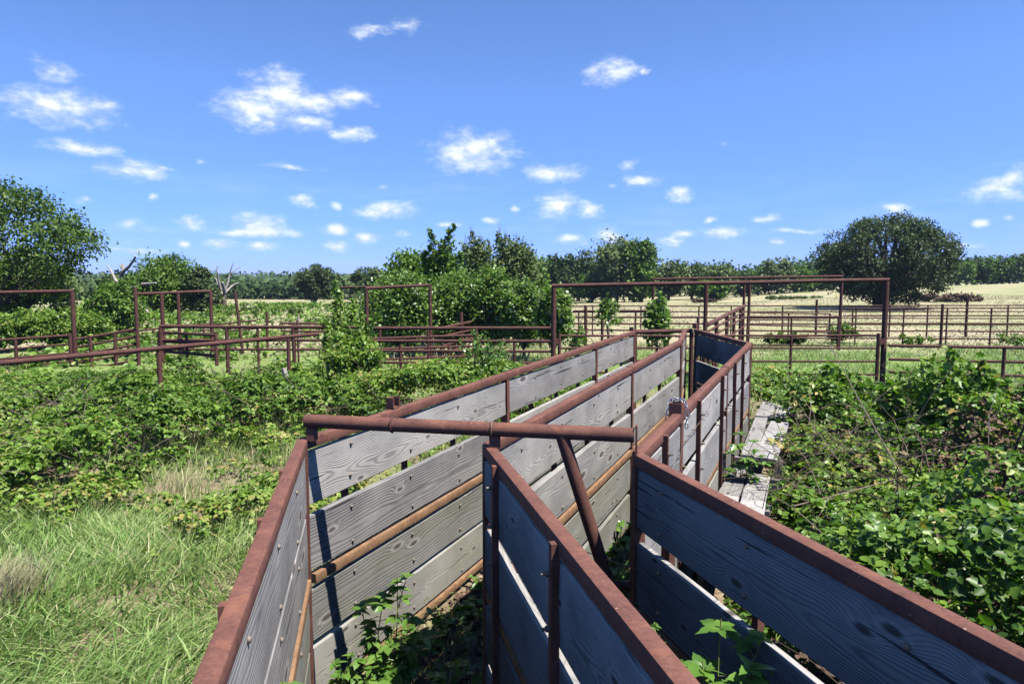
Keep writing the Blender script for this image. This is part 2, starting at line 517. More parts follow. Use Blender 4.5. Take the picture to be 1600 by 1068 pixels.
M['leaf_glossy'] = leaf_material('glossy_sapling_leaf', [(0, (.06, .12, .02)), (.5, (.13, .23, .038)), (.80, (.21, .31, .065)), (.87, (.30, .38, .18)), (1, (.44, .49, .33))], .34, .3, spec=.4)
M['leaf_far'] = leaf_material('far_tree_leaf', [(0, (.034, .064, .022)), (.5, (.058, .10, .032)), (1, (.10, .15, .046))], .6, .15, spec=.15)
M['leaf_greygreen'] = leaf_material('grey_green_leaf', [(0, (.07, .105, .036)), (.5, (.13, .18, .062)), (1, (.20, .255, .09))], .5, .22, spec=.25)
M['leaf_weed'] = leaf_material('weed_leaf', [(0, (.07, .15, .025)), (.5, (.105, .215, .035)), (1, (.16, .27, .05))], .34, .3)
M['grass'] = leaf_material('grass_blade', [(0, (.13, .25, .055)), (.40, (.26, .41, .105)), (.70, (.38, .48, .17)), (.86, (.52, .51, .26)), (1, (.64, .57, .36))], .5, .42, (1, 1.1, .6))
M['straw'] = leaf_material('dry_grass_blade', [(0, (.20, .215, .085)), (.35, (.30, .28, .145)), (.7, (.385, .335, .21)), (1, (.45, .40, .28))], .6, .2, (1, 1, .8))


def ground_material():
    m, t = material('pasture_ground')
    P = t.n('NewGeometry').outputs['Position']
    s = t.n('SeparateXYZ', P)
    x, y = s.outputs[0], s.outputs[1]
    a = t.noise(P, .12, 4, .6)
    b = t.noise(P, .9, 5, .65)
    c = t.noise(P, 9, 4, .65)
    f = t.noise(P, 60, 3, .65)
    straw = t.ramp(t.math('MULTIPLY_ADD', c, .4, t.math('MULTIPLY', b, .6)), [(.30, (.22, .22, .10)), (.46, (.32, .285, .17)), (.68, (.42, .36, .25))])
    green = t.ramp(c, [(.3, (.10, .16, .04)), (.6, (.20, .26, .08)), (.8, (.32, .33, .15))])
    soil = t.ramp(t.math('MULTIPLY_ADD', f, .5, t.math('MULTIPLY', c, .5)), [(.3, (.085, .06, .04)), (.5, (.20, .145, .10)), (.7, (.36, .28, .20))])
    far = t.rng(y, 22.0, 27.0)
    gm = t.rng(t.math('ADD', a, t.math('MULTIPLY', b, .4)), .66, .84)
    field_ = t.mix(t.math('MULTIPLY', gm, .7), straw, green)
    near = t.mix(t.rng(b, .38, .58), soil, t.mix(.55, green, soil))
    yd = t.math('ADD', y, t.math('MULTIPLY', t.math('SUBTRACT', b, .5), 5.0))
    mid = t.rng(yd, 13.5, 15.5)
    cc = t.mix(mid, near, green)
    cc = t.mix(t.rng(yd, 21.5, 24.5), cc, field_)
    return finish(m, t, cc, .95, t.math('ADD', c, t.math('MULTIPLY', f, .5)), .6, .03, .15)


M['ground'] = ground_material()


def hill_material():
    m, t = material('wooded_hill')
    P = t.n('NewGeometry').outputs['Position']
    c = t.ramp(t.noise(P, .06, 4, .6), [(.3, (.020, .040, .015)), (.6, (.045, .075, .025)), (.8, (.10, .12, .05))])
    return finish(m, t, c, .95, t.noise(P, .2, 3), .8, 3.0, .1)


M['hill'] = hill_material()

# ---------------------------------------------------------------- ground sheet and far hills
def axis_steps(lo, hi, fine_lo, fine_hi, d0, grow):
    pts = list(np.arange(fine_lo, fine_hi + 1e-6, d0))
    d, p = d0, fine_hi
    while p < hi:
        d *= grow; p += d; pts.append(min(p, hi))
    d, p = d0, fine_lo
    while p > lo:
        d *= grow; p -= d; pts.insert(0, max(p, lo))
    return np.array(pts)


gx = axis_steps(-3500, 3500, -12, 14, .4, 1.13)
gy = axis_steps(-300, 5200, -3, 24, .4, 1.10)
GX, GY = np.meshgrid(gx, gy)
GZ = ground_z(GX, GY) - .25 * sstep(200, 900, GY) * (GY / 300)
nx, ny = len(gx), len(gy)
verts = np.stack([GX, GY, GZ], -1).reshape(-1, 3)
me = bpy.data.meshes.new('ground')
faces = [(j * nx + i, j * nx + i + 1, (j + 1) * nx + i + 1, (j + 1) * nx + i) for j in range(ny - 1) for i in range(nx - 1)]
me.from_pydata(verts.tolist(), [], faces)
me.polygons.foreach_set('use_smooth', [True] * len(me.polygons))
tag(link_mesh('ground', me, M['ground']), 'pasture ground of straw coloured grass around the cattle pens', 'ground', kind='structure')


def hill_band(Y, zfun, depth, name, label):
    xs = np.linspace(-Y * 1.3, Y * 1.3, 420)
    rows = []
    for k, (dy, fz) in enumerate(((0, 0), (depth * .25, .62), (depth * .6, .93), (depth, 1.0), (depth * 2.2, .3))):
        zt = zfun(xs)
        base = -8
        rows.append(np.stack([xs, np.full_like(xs, Y + dy), base + (zt - base) * fz + (fnoise(xs * .05 + k * 7, xs * 0 + k, 21) - .5) * 5.0 * (0 < k < 4)], -1))
    v = np.concatenate(rows)
    n = len(xs)
    fs = [(k * n + i, k * n + i + 1, (k + 1) * n + i + 1, (k + 1) * n + i) for k in range(4) for i in range(n - 1)]
    me = bpy.data.meshes.new(name)
    me.from_pydata(v.tolist(), [], fs)
    me.polygons.foreach_set('use_smooth', [True] * len(me.polygons))
    return tag(link_mesh(name, me, M['hill']), label, 'hill', kind='structure')


HILL_Y = 1100
hill_band(HILL_Y, lambda x: 7.5 + 5.0 * fnoise(x * .004 + 3, x * 0, 31), 260, 'hill', 'low wooded ridge along the horizon, bluish with distance')

# ================================================================ cattle chute
H_TOP = 1.745                                   # top of the rail above the foot of a panel
ROWS = [(1.335, 1.668), (.905, 1.252), (.470, .802), (.095, .425)]
RW, RH = .064, .066                             # rail width and height


def rounded_bar(L, w, h, r=.008, wob=0.0, segs=1):
    """bar along X from 0 to L with rounded long edges; z from -h to 0 at the top"""
    prof = []
    for (cy, cz, a0) in ((w / 2 - r, -r, 0), (-w / 2 + r, -r, 90), (-w / 2 + r, -h + r, 180), (w / 2 - r, -h + r, 270)):
        for k in range(3):
            a = R(a0 + 45 * k)
            prof.append((cy + r * math.cos(a), cz + r * math.sin(a)))
    n = len(prof)
    b = MB()
    vs = []
    for i in range(segs + 1):
        x = L * i / segs
        dy, dz = (random.uniform(-wob, wob), random.uniform(-wob, wob)) if 0 < i < segs else (0, 0)
        vs += [(x, y + dy, z + dz) for y, z in prof]
    fs = [(i * n + k, i * n + (k + 1) % n, (i + 1) * n + (k + 1) % n, (i + 1) * n + k) for i in range(segs) for k in range(n)]
    fs += [tuple(range(n - 1, -1, -1)), tuple(segs * n + k for k in range(n))]
    b.add(vs, fs)
    return b


def plank_mesh(L, h, t=.043):
    """sawn board centred on its origin, long along X, standing along Z: worn corners, slight sag and cup"""
    segs = max(5, int(L / .28))
    r = .006
    prof = [(t / 2, -h / 2 + r), (t / 2, 0), (t / 2, h / 2 - r), (t / 2 - r, h / 2), (-t / 2 + r, h / 2), (-t / 2, h / 2 - r),
            (-t / 2, 0), (-t / 2, -h / 2 + r), (-t / 2 + r, -h / 2), (t / 2 - r, -h / 2)]
    n = len(prof)
    sag = random.uniform(-.006, .006); cup = random.uniform(-.004, .004)
    e0, e1 = random.uniform(-.004, .004), random.uniform(-.004, .004)
    b = MB(); vs = []
    for i in range(segs + 1):
        u = i / segs
        x = -L / 2 + L * u
        j1, j2 = random.uniform(-.003, .003), random.uniform(-.003, .003)
        end = .010 if i in (0, segs) else 0
        for (y, z) in prof:
            zz = z + sag * (1 - (2 * u - 1) ** 2) + (j1 if z > 0 else j2) + (e0 if z > 0 else e1) - end * (1 if z > h * .4 else (-1 if z < -h * .4 else 0)) * .4
            yy = y + cup * (1 - (2 * z / h) ** 2)
            vs.append((x, yy, zz))
    fs = [(i * n + k, i * n + (k + 1) % n, (i + 1) * n + (k + 1) % n, (i + 1) * n + k) for i in range(segs) for k in range(n)]
    fs += [tuple(range(n - 1, -1, -1)), tuple(segs * n + k for k in range(n))]
    b.add(vs, fs)
    return b.mesh('plank', smooth=True)


def bolt_mesh():
    b = MB()
    prof = [(.0, .0125), (.006, .0115), (.010, .008), (.012, .0)]
    n = 10
    vs = [(r * math.cos(2 * math.pi * k / n), -y, r * math.sin(2 * math.pi * k / n)) for y, r in prof[:3] for k in range(n)] + [(0, -.012, 0)]
    fs = [(i * n + k, i * n + (k + 1) % n, (i + 1) * n + (k + 1) % n, (i + 1) * n + k) for i in range(2) for k in range(n)]
    fs += [(2 * n + k, 2 * n + (k + 1) % n, 3 * n) for k in range(n)]
    return b.add(vs, fs).mesh('bolt', True)


def nut_mesh():
    b = MB()
    vs, n = [], 6
    for y in (0, .014):
        vs += [(.012 * math.cos(2 * math.pi * k / n), y, .012 * math.sin(2 * math.pi * k / n)) for k in range(n)]
    b.add(vs, [(k, (k + 1) % n, n + (k + 1) % n, n + k) for k in range(n)] + [tuple(range(n, 2 * n))])
    b.tube([(0, .01, 0), (0, .030, 0)], .007, 6)
    return b.mesh('nut')


BOLT, NUT = bolt_mesh(), nut_mesh()
BOLT.materials.append(M['bolt']); NUT.materials.append(M['bolt'])


def part(name, me, parent, loc=(0, 0, 0), rot=(0, 0, 0), mat=None):
    o = link_mesh(name, me, mat, parent)
    o.location = loc
    o.rotation_euler = rot
    return o


def panel(label, A, B, posts, uprights, rows=(0, 1, 2, 3), back=1, spec=ROWS, mats=None, joints=(), cap0=True):
    """a welded panel from A to B (rail tops). posts: metres along; uprights: metres along, on the 'back' side (+1 = local +Y)"""
    A, B = Vector(A), Vector(B)
    d = B - A
    L = d.length
    rz = math.atan2(d.y, d.x); ry = -math.asin(d.z / L)
    t = thing('chute_panel', A - Vector((0, 0, H_TOP)), label, 'fence panel', 'plank panels of the cattle chute', (0, ry, rz))
    # rail with the welded joints proud of it
    part('top_rail', rounded_bar(L, RW, RH, segs=max(2, int(L / .9)), wob=.0022).mesh('top_rail', True), t, (0, 0, H_TOP), mat=M['rust'])
    for j in joints:
        part('weld_collar', rounded_bar(.035, RW + .008, RH + .006, .010).mesh('weld_collar', True), t, (j - .017, 0, H_TOP + .004), mat=M['rust'])
    part('mid_rail', rounded_bar(L - .06, .058, .060, .004).mesh('mid_rail', True), t, (.03, -back * .004, .890), mat=M['rust_orange'])
    part('bottom_rail', rounded_bar(L - .06, .058, .055, .004).mesh('bottom_rail', True), t, (.03, -back * .004, .085), mat=M['rust_orange'])
    cuts = sorted(posts)
    for p in cuts:
        pw = .046 if p < .1 else .056
        b = MB().box((p, 0, (H_TOP - RH) / 2 - .06), (pw, .064, H_TOP - RH + .12))
        part('post', b.mesh('post'), t, mat=M['rust'])
    edges = sorted(set([0.0] + list(cuts) + [L]))
    bays = [(a, b) for a, b in zip(edges[:-1], edges[1:]) if b - a > .12]
    for a, b_ in bays:
        a2, b2 = a + (.033 if a > .1 else (.026 if a > 0 else .004)), b_ - .033
        for r_ in rows:
            z0, z1 = spec[r_]
            j = random.uniform(-.012, .012)
            key = 'wood' if r_ < 2 else 'wood_moss'
            if mats: key = mats[r_]
            part('plank', plank_mesh(b2 - a2, z1 - z0 + random.uniform(-.010, .006)), t, ((a2 + b2) / 2, back * .004, (z0 + z1) / 2 + j),
                 (random.uniform(-.012, .012), random.uniform(-.003, .003), 0), mat=M[key])
    for u in uprights:
        b = MB().box((u, back * (.026 + .017), (H_TOP - .02) / 2 - .03), (.038, .032, H_TOP - .02 + .06))
        part('upright', b.mesh('upright'), t, mat=M['rust'])
        for r_ in rows:
            z0, z1 = spec[r_]
            for z in (z0 + .062, z1 - .062):
                jx, jz = random.uniform(-.012, .012), random.uniform(-.012, .012)
                part('bolt', BOLT, t, (u + jx, -back * .0195, z + jz), (0, 0, 0 if back > 0 else math.pi))
                if r_ < 2:
                    part('nut', NUT, t, (u + jx, back * .060, z + jz), (0, 0, 0 if back > 0 else math.pi))
    return t, L, d.normalized()


LC = Vector((-1.257, 4.023, 1.465)); NL = Vector((-.719, 1.519, 1.465))
MC = Vector((-.142, 3.909, 1.465)); NM = Vector((.413, 1.519, 1.465))
RC = Vector((.689, 3.684, 1.465)); NR = Vector((1.293, 1.648, 1.465))
LF = Vector((1.945, 10.839, 1.63))
MBd = Vector((2.323, 9.391, 1.60)); ME = Vector((2.75, 10.843, 1.645))
RB = Vector((3.139, 8.993, 1.60)); RE = Vector((2.953, 10.992, 1.645))
GP = Vector((1.150, 4.714, 1.490))


def beyond(A, B, m):
    return B + (B - A).normalized() * m


def gap(A, B, m):          # start a little after A so that two panels butt at a corner
    return A + (B - A).normalized() * m


# outer panel, far run: three bays; seen from inside the alley, bars on its far face (+Y local = left when looking along it)
pl, L1, d1 = panel('long outer plank panel running away between the bramble bank and the chute alley', gap(LC, LF, .04), LF,
                   [2.80, 5.55, 7.46], [.42, 1.12, 1.85, 3.5, 4.25, 5.0, 6.2, 6.95], joints=(2.80, 5.55))
# outer panel, near run
panel('near outer panel beside the tall grass, rail running to the lower edge', LC, beyond(LC, NL, .9),
      [.022, 3.3], [.62, 1.35, 2.1, 2.9], back=-1, spec=[(1.285, 1.668), (.900, 1.268), (.470, .802), (.095, .425)])
# middle panel, far run
panel('middle plank panel dividing the two alleys beyond the pipe crossbar', gap(MC, MBd, .04), MBd,
      [3.28, 5.95], [.45, 1.2, 2.0, 2.75, 4.1, 4.9], joints=(3.28,))
panel('short plank panel angled at the far end of the middle divider', gap(MBd, ME, .05), ME, [.04, 1.46], [.75])
panel('near middle panel in shade with two flat uprights on its dark face', MC, beyond(MC, NM, .7),
      [.022, 3.0], [.42, 1.50, 2.75], back=-1)
# outer panel by the walkway, far run
rp, L2, d2 = panel('bleached plank panel beside the broken board walkway', gap(RC, RB, .05), RB,
                   [1.12, 3.50, 5.72], [.52, 1.72, 3.02, 3.98, 4.75], back=-1, joints=(3.50,))
panel('dark shaded end panel where the wider alley turns', RB, RE, [.04, 1.96], [.6, 1.35], back=-1)
panel('near dark panel in front of the thicket with round bolt heads', RC, beyond(RC, NR, 1.6),
      [.022, 3.0], [.30, 1.02, 1.80, 2.6, 3.4])

# gate post of the walkway panel: an open square tube standing above the rail
gp = thing('latch_post', GP - Vector((0, 0, 1.75)), 'short square tube latch post with chain, rising above the bleached panel', 'post', None, (0, 0, math.atan2(d2.y, d2.x)))
b = MB()
wt, wi, h0, h1 = .044, .035, 0.0, 1.82
for zz0, zz1 in ((h0, h1),):
    o_ = [(-wt, -wt), (wt, -wt), (wt, wt), (-wt, wt)]
    i_ = [(-wi, -wi), (wi, -wi), (wi, wi), (-wi, wi)]
    vs = [(x, y, zz0) for x, y in o_] + [(x, y, zz1) for x, y in o_] + [(x, y, zz1) for x, y in i_] + [(x, y, zz1 - .25) for x, y in i_]
    fs = [(k, (k + 1) % 4, 4 + (k + 1) % 4, 4 + k) for k in range(4)] + [(4 + k, 4 + (k + 1) % 4, 8 + (k + 1) % 4, 8 + k) for k in range(4)] + \
         [(8 + k, 8 + (k + 1) % 4, 12 + (k + 1) % 4, 12 + k) for k in range(4)] + [(12, 13, 14, 15)]
    b.add(vs, fs)
b.build('tube', M['rust'], gp)


def link_ring(name, parent, loc, rot, mat, a=.021, bb=.012, r=.0040):
    mb = MB()
    n = 14
    pts = []
    for k in range(n + 1):
        an = 2 * math.pi * k / n
        x = bb * math.cos(an)
        z = bb * math.sin(an) + (a - bb) * (1 if math.sin(an) > 0 else -1) * min(1, abs(math.sin(an)) * 2.5)
        pts.append((x, 0, z))
    mb.tube(pts, r, 6, False)
    return part(name, mb.mesh(name, True), parent, loc, rot, mat)


ch = thing('chain', GP + Vector((0, 0, .0)), 'bright galvanised chain looped over the square latch post', 'chain')
lk = link_ring('link', ch, (0, 0, 0), (0, 0, 0), M['steel'])
pts = []
ang0 = math.atan2(d2.y, d2.x)
ux, uy = Vector((math.cos(ang0), math.sin(ang0), 0)), Vector((-math.sin(ang0), math.cos(ang0), 0))
path = [(-.01, .064, -.075), (-.015, .060, -.035), (-.012, .056, .0), (.0, .052, .035), (.02, .050, .066), (.035, .03, .086), (.045, -.003, .088), (.050, -.03, .082), (.05, -.055, .055), (.05, -.060, .018), (.05, -.062, -.020), (.047, -.063, -.058), (.046, -.063, -.098)]
for k, q in enumerate(path):
    p = ux * q[0] + uy * q[1] + Vector((0, 0, q[2]))
    q2 = path[min(k + 1, len(path) - 1)]; q1 = path[max(k - 1, 0)]
    dd = ux * (q2[0] - q1[0]) + uy * (q2[1] - q1[1]) + Vector((0, 0, q2[2] - q1[2]))
    e = (dd.to_track_quat('Z', 'Y') @ Matrix.Rotation(R(90) * (k % 2) + .3, 3, 'Z').to_quaternion()).to_euler()
    if k == 0:
        c_ = lk
    else:
        c_ = lk.copy(); col.objects.link(c_); c_.parent = ch
    c_.location = p; c_.rotation_euler = e

# small brackets and stubs on the rails
def stub(label, P, d, size, u_shape=True):
    t = thing('rail_bracket', P, label, 'bracket', 'brackets welded on the chute rails', (0, 0, math.atan2(d.y, d.x)))
    b = MB()
    sx_, sy_, sz_ = size
    if u_shape:
        b.box((0, 0, .006), (sx_, sy_, .012)).box((-sx_ / 2 + .005, 0, sz_ / 2 + .006), (.010, sy_, sz_)).box((sx_ / 2 - .005, 0, sz_ / 2 + .006), (.010, sy_, sz_)).box((0, sy_ / 2 - .005, sz_ / 2 + .006), (sx_ - .021, .010, sz_))
    else:
        b.box((0, 0, sz_ / 2), size)
    b.build('channel', M['rust'], t)
    return t


stub('small open channel bracket on the long outer rail behind the crossbar', gap(LC, LF, .93) + Vector((0, .03, .001)), d1, (.085, .06, .075))
stub('square stub at the far end of the long outer rail', LF + Vector((-.05, -.04, .001)), d1, (.06, .06, .055), False)
stub('square stub on the far corner of the dark end panel', RE + Vector((0, .02, .001)), d2, (.07, .07, .09), False)

# ---------------------------------------------------------------- crossbar over both alleys
P0, P1 = Vector((-1.232, 4.03, 1.572)), Vector((.668, 3.675, 1.566))
dv = (P1 - P0); cl = dv.length; dx = dv.normalized()
cb = thing('crossbar', (P0 + P1) / 2 - Vector((0, 0, 1.85)), 'rusted pipe crossbar lying across both alleys with a sloping brace', 'crossbar', None, (0, 0, math.atan2(dx.y, dx.x)))
b = MB(); b.tube([(-cl / 2, 0, 1.853), (-cl * .2, 0, 1.850), (cl * .15, 0, 1.848), (cl / 2, 0, 1.846)], .0405, 20)
b.build('pipe', M['rust'], cb, True)
for fx, rr in ((.276, .044), (.585, .0435)):
    x = -cl / 2 + cl * fx
    mb = MB()
    pts = [(x + .010 * math.cos(0), .0425 * math.cos(2 * math.pi * k / 16), 1.850 + .0425 * math.sin(2 * math.pi * k / 16)) for k in range(17)]
    mb.tube(pts, .007, 6, False)
    mb.build('weld_bead', M['pipe'] if fx < .4 else M['wire'], cb, True)
MB().box((-cl / 2 + .035, 0, 1.776), (.05, .055, .078)).build('stub', M['rust'], cb)
MB().box((-cl / 2 + cl * .597, .0, 1.776), (.055, .05, .070)).build('saddle', M['rust'], cb)
MB().box((cl / 2 + .012, 0, 1.822), (.012, .072, .165)).build('end_plate', M['rust'], cb)
# brace goes down from the bar to the foot of the panel corner
b = MB()
b.tube([(-cl / 2 + cl * .795, .0, 1.83), (-cl / 2 + cl * .925, .02, 1.03)], .038, 16)
b.build('brace', M['pipe'], cb, True)
b = MB(); b.box((-cl / 2 + cl * .925, .02, .98), (.07, .07, .10)); b.build('brace_foot', M['rust'], cb)
b = MB(); b.tube([(-cl / 2 + cl * .90, .03, .985), (cl / 2 + .03, .01, .985)], .024, 10); b.build('foot_tie', M['pipe'], cb, True)

# exit pipe between the far ends of the panels
ep = thing('exit_rail', (LF + RE) / 2 - Vector((0, 0, 1.6)), 'straight pipe rail closing the far mouth of the two alleys', 'pipe rail')
A_, B_ = LF - ep.location + Vector((.03, .09, -.035)), RE - ep.location + Vector((-.03, .09, -.035))
MB().tube([A_, B_], .036, 14).build('pipe', M['pipe'], ep, True)
for q in (A_, B_):
    MB().tube([q + Vector((0, 0, -1.72)), q + Vector((0, 0, -.02))], .036, 10).build('post', M['pipe'], ep, True)

# ---------------------------------------------------------------- board walkway outside the bleached panel
nrm_r = Vector((d2.y, -d2.x, 0))                  # away from the alley


def walkway(label, s0, s1, z, boards, group='broken board walkway sections'):
    """boards: list of (offset from the panel, width, material, lengthen0, lengthen1)"""
    c0 = RC + d2 * ((s0 + s1) / 2)
    t = thing('walkway_section', (c0.x, c0.y, z - .28), label, 'walkway', group, (0, 0, math.atan2(d2.y, d2.x)))
    hl = (s1 - s0) / 2
    for off, wd, mk, e0, e1 in boards:
        me = plank_mesh(2 * hl + e0 + e1, wd, .042)
        o = part('board', me, t, ((e1 - e0) / 2, -off, .28 + random.uniform(-.006, .006)), (R(90) + random.uniform(-.06, .06), random.uniform(-.014, .014), random.uniform(-.03, .03)), M[mk])
    for x in (-hl + .12, hl - .12):
        MB().box((x, -.28, .235), (.06, .52, .042)).build('bearer', M['wood_dark'], t)
        MB().box((x, -.50, .07), (.07, .07, .29)).build('leg', M['wood_dark'], t)
    return t


walkway('nearest walkway section of two bleached boards behind the dark near panel', 1.0, 2.50, .50, [(.19, .22, 'wood_pale', 0, .05), (.42, .21, 'wood_pale', .02, -.05)])
walkway('split grey walkway boards below the upright pair, darkened by rot', 2.66, 3.80, .42, [(.15, .19, 'wood_dark', .02, -.03), (.365, .21, 'wood', .05, -.16)])
walkway('pale sunlit walkway board behind the leafy sprig, broken at its near end', 4.18, 6.5, .46, [(.15, .17, 'wood', -.12, .04), (.37, .25, 'wood_pale', .0, -.10)])
walkway('last grey walkway boards past the panel corner', 6.72, 7.9, .46, [(.14, .22, 'wood_dark', 0, .1), (.38, .21, 'wood', .05, -.18)])


def wire_thing(label, pts, barbs=0, r=.0022, name='barbed_wire', group=None):
    base = Vector(pts[0])
    t = thing(name, base, label, 'wire', group)
    loc = [Vector(p) - base for p in pts]
    MB().tube(loc, r, 5).build('strand', M['wire'], t)
    tot = 0
    for a, c_ in zip(loc[:-1], loc[1:]):
        n = max(0, int((c_ - a).length / .12)) if barbs else 0
        for k in range(n):
            p = a.lerp(c_, (k + .5) / n)
            b = MB()
            for s_ in (0, 1):
                o1 = Vector((random.uniform(-1, 1), random.uniform(-1, 1), random.uniform(-1, 1))).normalized() * .022
                b.tube([p - o1, p + o1], r * .8, 4)
            b.build('barb', M['wire'], t)
    return t


q0 = RC + d2 * .92 + nrm_r * .05
wire_thing('bent barbed wire hanging on the bleached panel under the chain', [q0 + Vector((0, 0, -.55)), q0 + Vector((.0, .0, -.36)), RC + d2 * 1.02 + nrm_r * .05 + Vector((0, 0, -.20)), RC + d2 * 1.72 + nrm_r * .085 + Vector((0, 0, -.14)), RC + d2 * 1.95 + nrm_r * .085 + Vector((0, 0, -.12)), RC + d2 * 2.0 + nrm_r * .09 + Vector((0, 0, -.05))], 1)
qd = (NR - RC).normalized(); qn = Vector((-qd.y, qd.x, 0))
wire_thing('thin wire strung from the brace foot through the gap of the near dark panel', [RC + qd * -.22 + Vector((-.35, .03, -.60)), RC + qd * .1 + Vector((-.05, -.02, -.61)), RC + qd * .30 + Vector((.05, .06, -.64)), RC + qd * .9 + Vector((.10, .10, -.66)), RC + qd * 1.9 + Vector((.10, .10, -.70))], 0, .0028)
wq = [RC + d2 * s_ + nrm_r * o_ + Vector((0, 0, z_)) for s_, o_, z_ in ((2.75, .10, -.93), (2.8, .30, -.90), (2.78, .55, -.86), (2.7, .9, -.80), (2.72, 1.6, -.72))]
wire_thing('loose barbed wire trailing over the rotten walkway boards', wq, 1)

# ================================================================ pipe fences, gates and frames of the pens
def on_line(px, py, A, B):
    """point of the plan line A-B that is seen at photo column px"""
    k = at(px, py, 10.0)
    k = k.x / k.y
    t = (k * A.y - A.x) / ((B.x - A.x) - k * (B.y - A.y))
    return A.lerp(B, t)


def fence(name, label, cat, a, b, rails, posts, group=None, r=.032, pr=.040, mat='pipe', low=None):
    """a, b: (px, Y) of the two ends; rails: (py at a, py at b[, radius]); posts: (px, py of the top[, radius[, py of the foot]])"""
    A0, B0 = at(a[0], rails[0][0], a[1]), at(b[0], rails[0][1], b[1])
    mid = (A0 + B0) / 2
    base = Vector((mid.x, mid.y, gz(mid.x, mid.y)))
    t = thing(name, base, label, cat, group)
    for q in rails:
        rr = q[2] if len(q) > 2 else r
        A, B = at(a[0], q[0], a[1]) - base, at(b[0], q[1], b[1]) - base
        n = max(2, int((B - A).length / 1.5))
        pts = [A.lerp(B, k / n) + Vector((0, 0, random.uniform(-.006, .006) if 0 < k < n else 0)) for k in range(n + 1)]
        MB().tube(pts, rr, 10).build('rail', M[mat], t, True)
    for q in posts:
        p = on_line(q[0], q[1], A0, B0)
        rr = (q[2] if len(q) > 2 and q[2] else pr)
        top = at(q[0], q[1], p.y).z
        foot = at(q[0], q[3], p.y).z if len(q) > 3 else gz(p.x, p.y) - .25
        p0 = Vector((p.x, p.y, foot)) - base
        lean = Vector((random.uniform(-.012, .012), random.uniform(-.01, .01), 0))
        MB().tube([p0, p0 + Vector((0, 0, top - foot)) + lean], rr, 10).build('post', M[mat], t, True)
    return t


PG = 'pipe fences of the cattle pens'
OG = 'overhead pipe frames over the pen gates'
GG = 'pipe gates of the cattle pens'

# single top pipe with wire strands, beside the grass
f1 = fence('pipe_fence', 'long single rail pipe fence with wire strands crossing the bramble bank', 'fence', (-260, 7.1), (497, 13.3),
           [(590.5, 521.5, .038)], [(-120, 578, .034), (249, 547, .038), (450, 530, .036)], PG)
ws = []
A0, B0 = at(-260, 590.5, 7.1), at(497, 521.5, 13.3)
for dz in (-.32, -.62, -.9):
    pts = [A0.lerp(B0, k / 24) + Vector((0, 0, dz + random.uniform(-.02, .02))) for k in range(22)]
    MB().tube([p - f1.location for p in pts], .0035, 4).build('wire_strand', M['wire'], f1)
b = MB().tube([at(443, 575, 12.2), at(452, 606, 12.2)], [.045, .05], 7)
o = b.build('broken_post', M['deadwood'], None, True)
tag(o, 'grey broken wooden post stub leaning in the brambles', 'post')

# cross fence in front of the gate line
fence('pipe_fence', 'cross fence of four pipes with vines over it, ending at the overhead gate frame', 'fence', (573, 15.4), (862, 15.4),
      [(512.5, 512.5, .040), (532.5, 533, .038), (547.5, 549), (566, 567)],
      [(576, 512, .05), (626, 533, .034), (744, 512.5, .045), (803, 533, .03)], PG)
fence('pipe_fence', 'upper pipe fence continuing behind the vine covered post towards the dark gate', 'fence', (250, 15.9), (560, 15.5),
      [(509.5, 511.5, .040), (531, 531.5, .03), (545.5, 546, .026)],
      [(251, 511, .05), (354, 511, .045), (403, 513, .03), (459, 511.5, .045), (514, 533, .03)], PG)
# overhead frame of the main gates
fence('overhead_frame', 'wide overhead pipe frame spanning the two main gates behind the chute', 'gate frame', (862, 15.4), (1389, 15.6),
      [(446.5, 437.2, .046)], [(865, 449, .058), (1103, 443, .046), (1386, 439, .060)], OG)


def gate(label, a, b, rails, posts, group=GG, r=.024, hinge=None):
    t = fence('pipe_gate', label, 'gate', a, b, rails, [], group, r)
    A0, B0 = at(a[0], rails[0][0], a[1]), at(b[0], rails[0][1], b[1])
    yb0, yb1 = rails[-1][0], rails[-1][1]
    for px, top, ft, rr in posts:
        p = on_line(px, top, A0, B0)
        z1, z0 = at(px, top, p.y).z, at(px, ft, p.y).z
        q = Vector((p.x, p.y, z0)) - t.location
        MB().tube([q, q + Vector((0, 0, z1 - z0))], rr, 10).build('stile', M['pipe'], t, True)
    if hinge:
        for (px, py, wd, hh, Y) in hinge:
            p = at(px, py, Y) - t.location
            MB().box(p, (wd, .03, hh)).build('hinge_plate', M['rust'], t)
    return t


gate('main gate leaf seen over the middle chute rails, closest to the leafy saplings', (874, 15.45), (1098, 15.5),
     [(524.5, 524.7), (543.8, 543.6), (563, 563), (582, 582.3), (601, 601.5)], [(874, 521, 604, .038), (985, 524, 604, .026), (1096, 522, 604, .034)],
     hinge=[(869.5, 533, .10, .13, 15.43)])
gate('main gate leaf beside the tall frame post, past the end of the plank panel', (1106, 15.5), (1371, 15.55),
     [(524.3, 523.6), (543.6, 543.8), (563.8, 564.4), (583.6, 585), (602, 603.5)], [(1108, 522, 606, .034), (1236.5, 524, 607, .030), (1373, 520.5, 610, .042)],
     hinge=[(1379, 533.5, .14, .12, 15.52)])

fence('pipe_fence', 'low four rail pipe fence beyond the thicket, joined to the tall frame post', 'fence', (1389, 15.5), (1800, 14.6),
      [(539.5, 546.8, .034), (561, 570, .033), (580.7, 594, .032), (602.3, 616.5, .030)],
      [(1441, 558, .036), (1569, 545, .038), (1702, 547, .038)], PG)
fence('pipe_fence', 'pipe fence running straight away from the middle of the overhead frame', 'fence', (1104, 15.6), (1164, 23.2),
      [(508, 477, .050), (519, 486, .028), (531, 494.5, .028), (549, 509, .028)],
      [(1120, 501, .05), (1136, 494, .05), (1147.5, 488, .05), (1157, 482, .05)], PG)

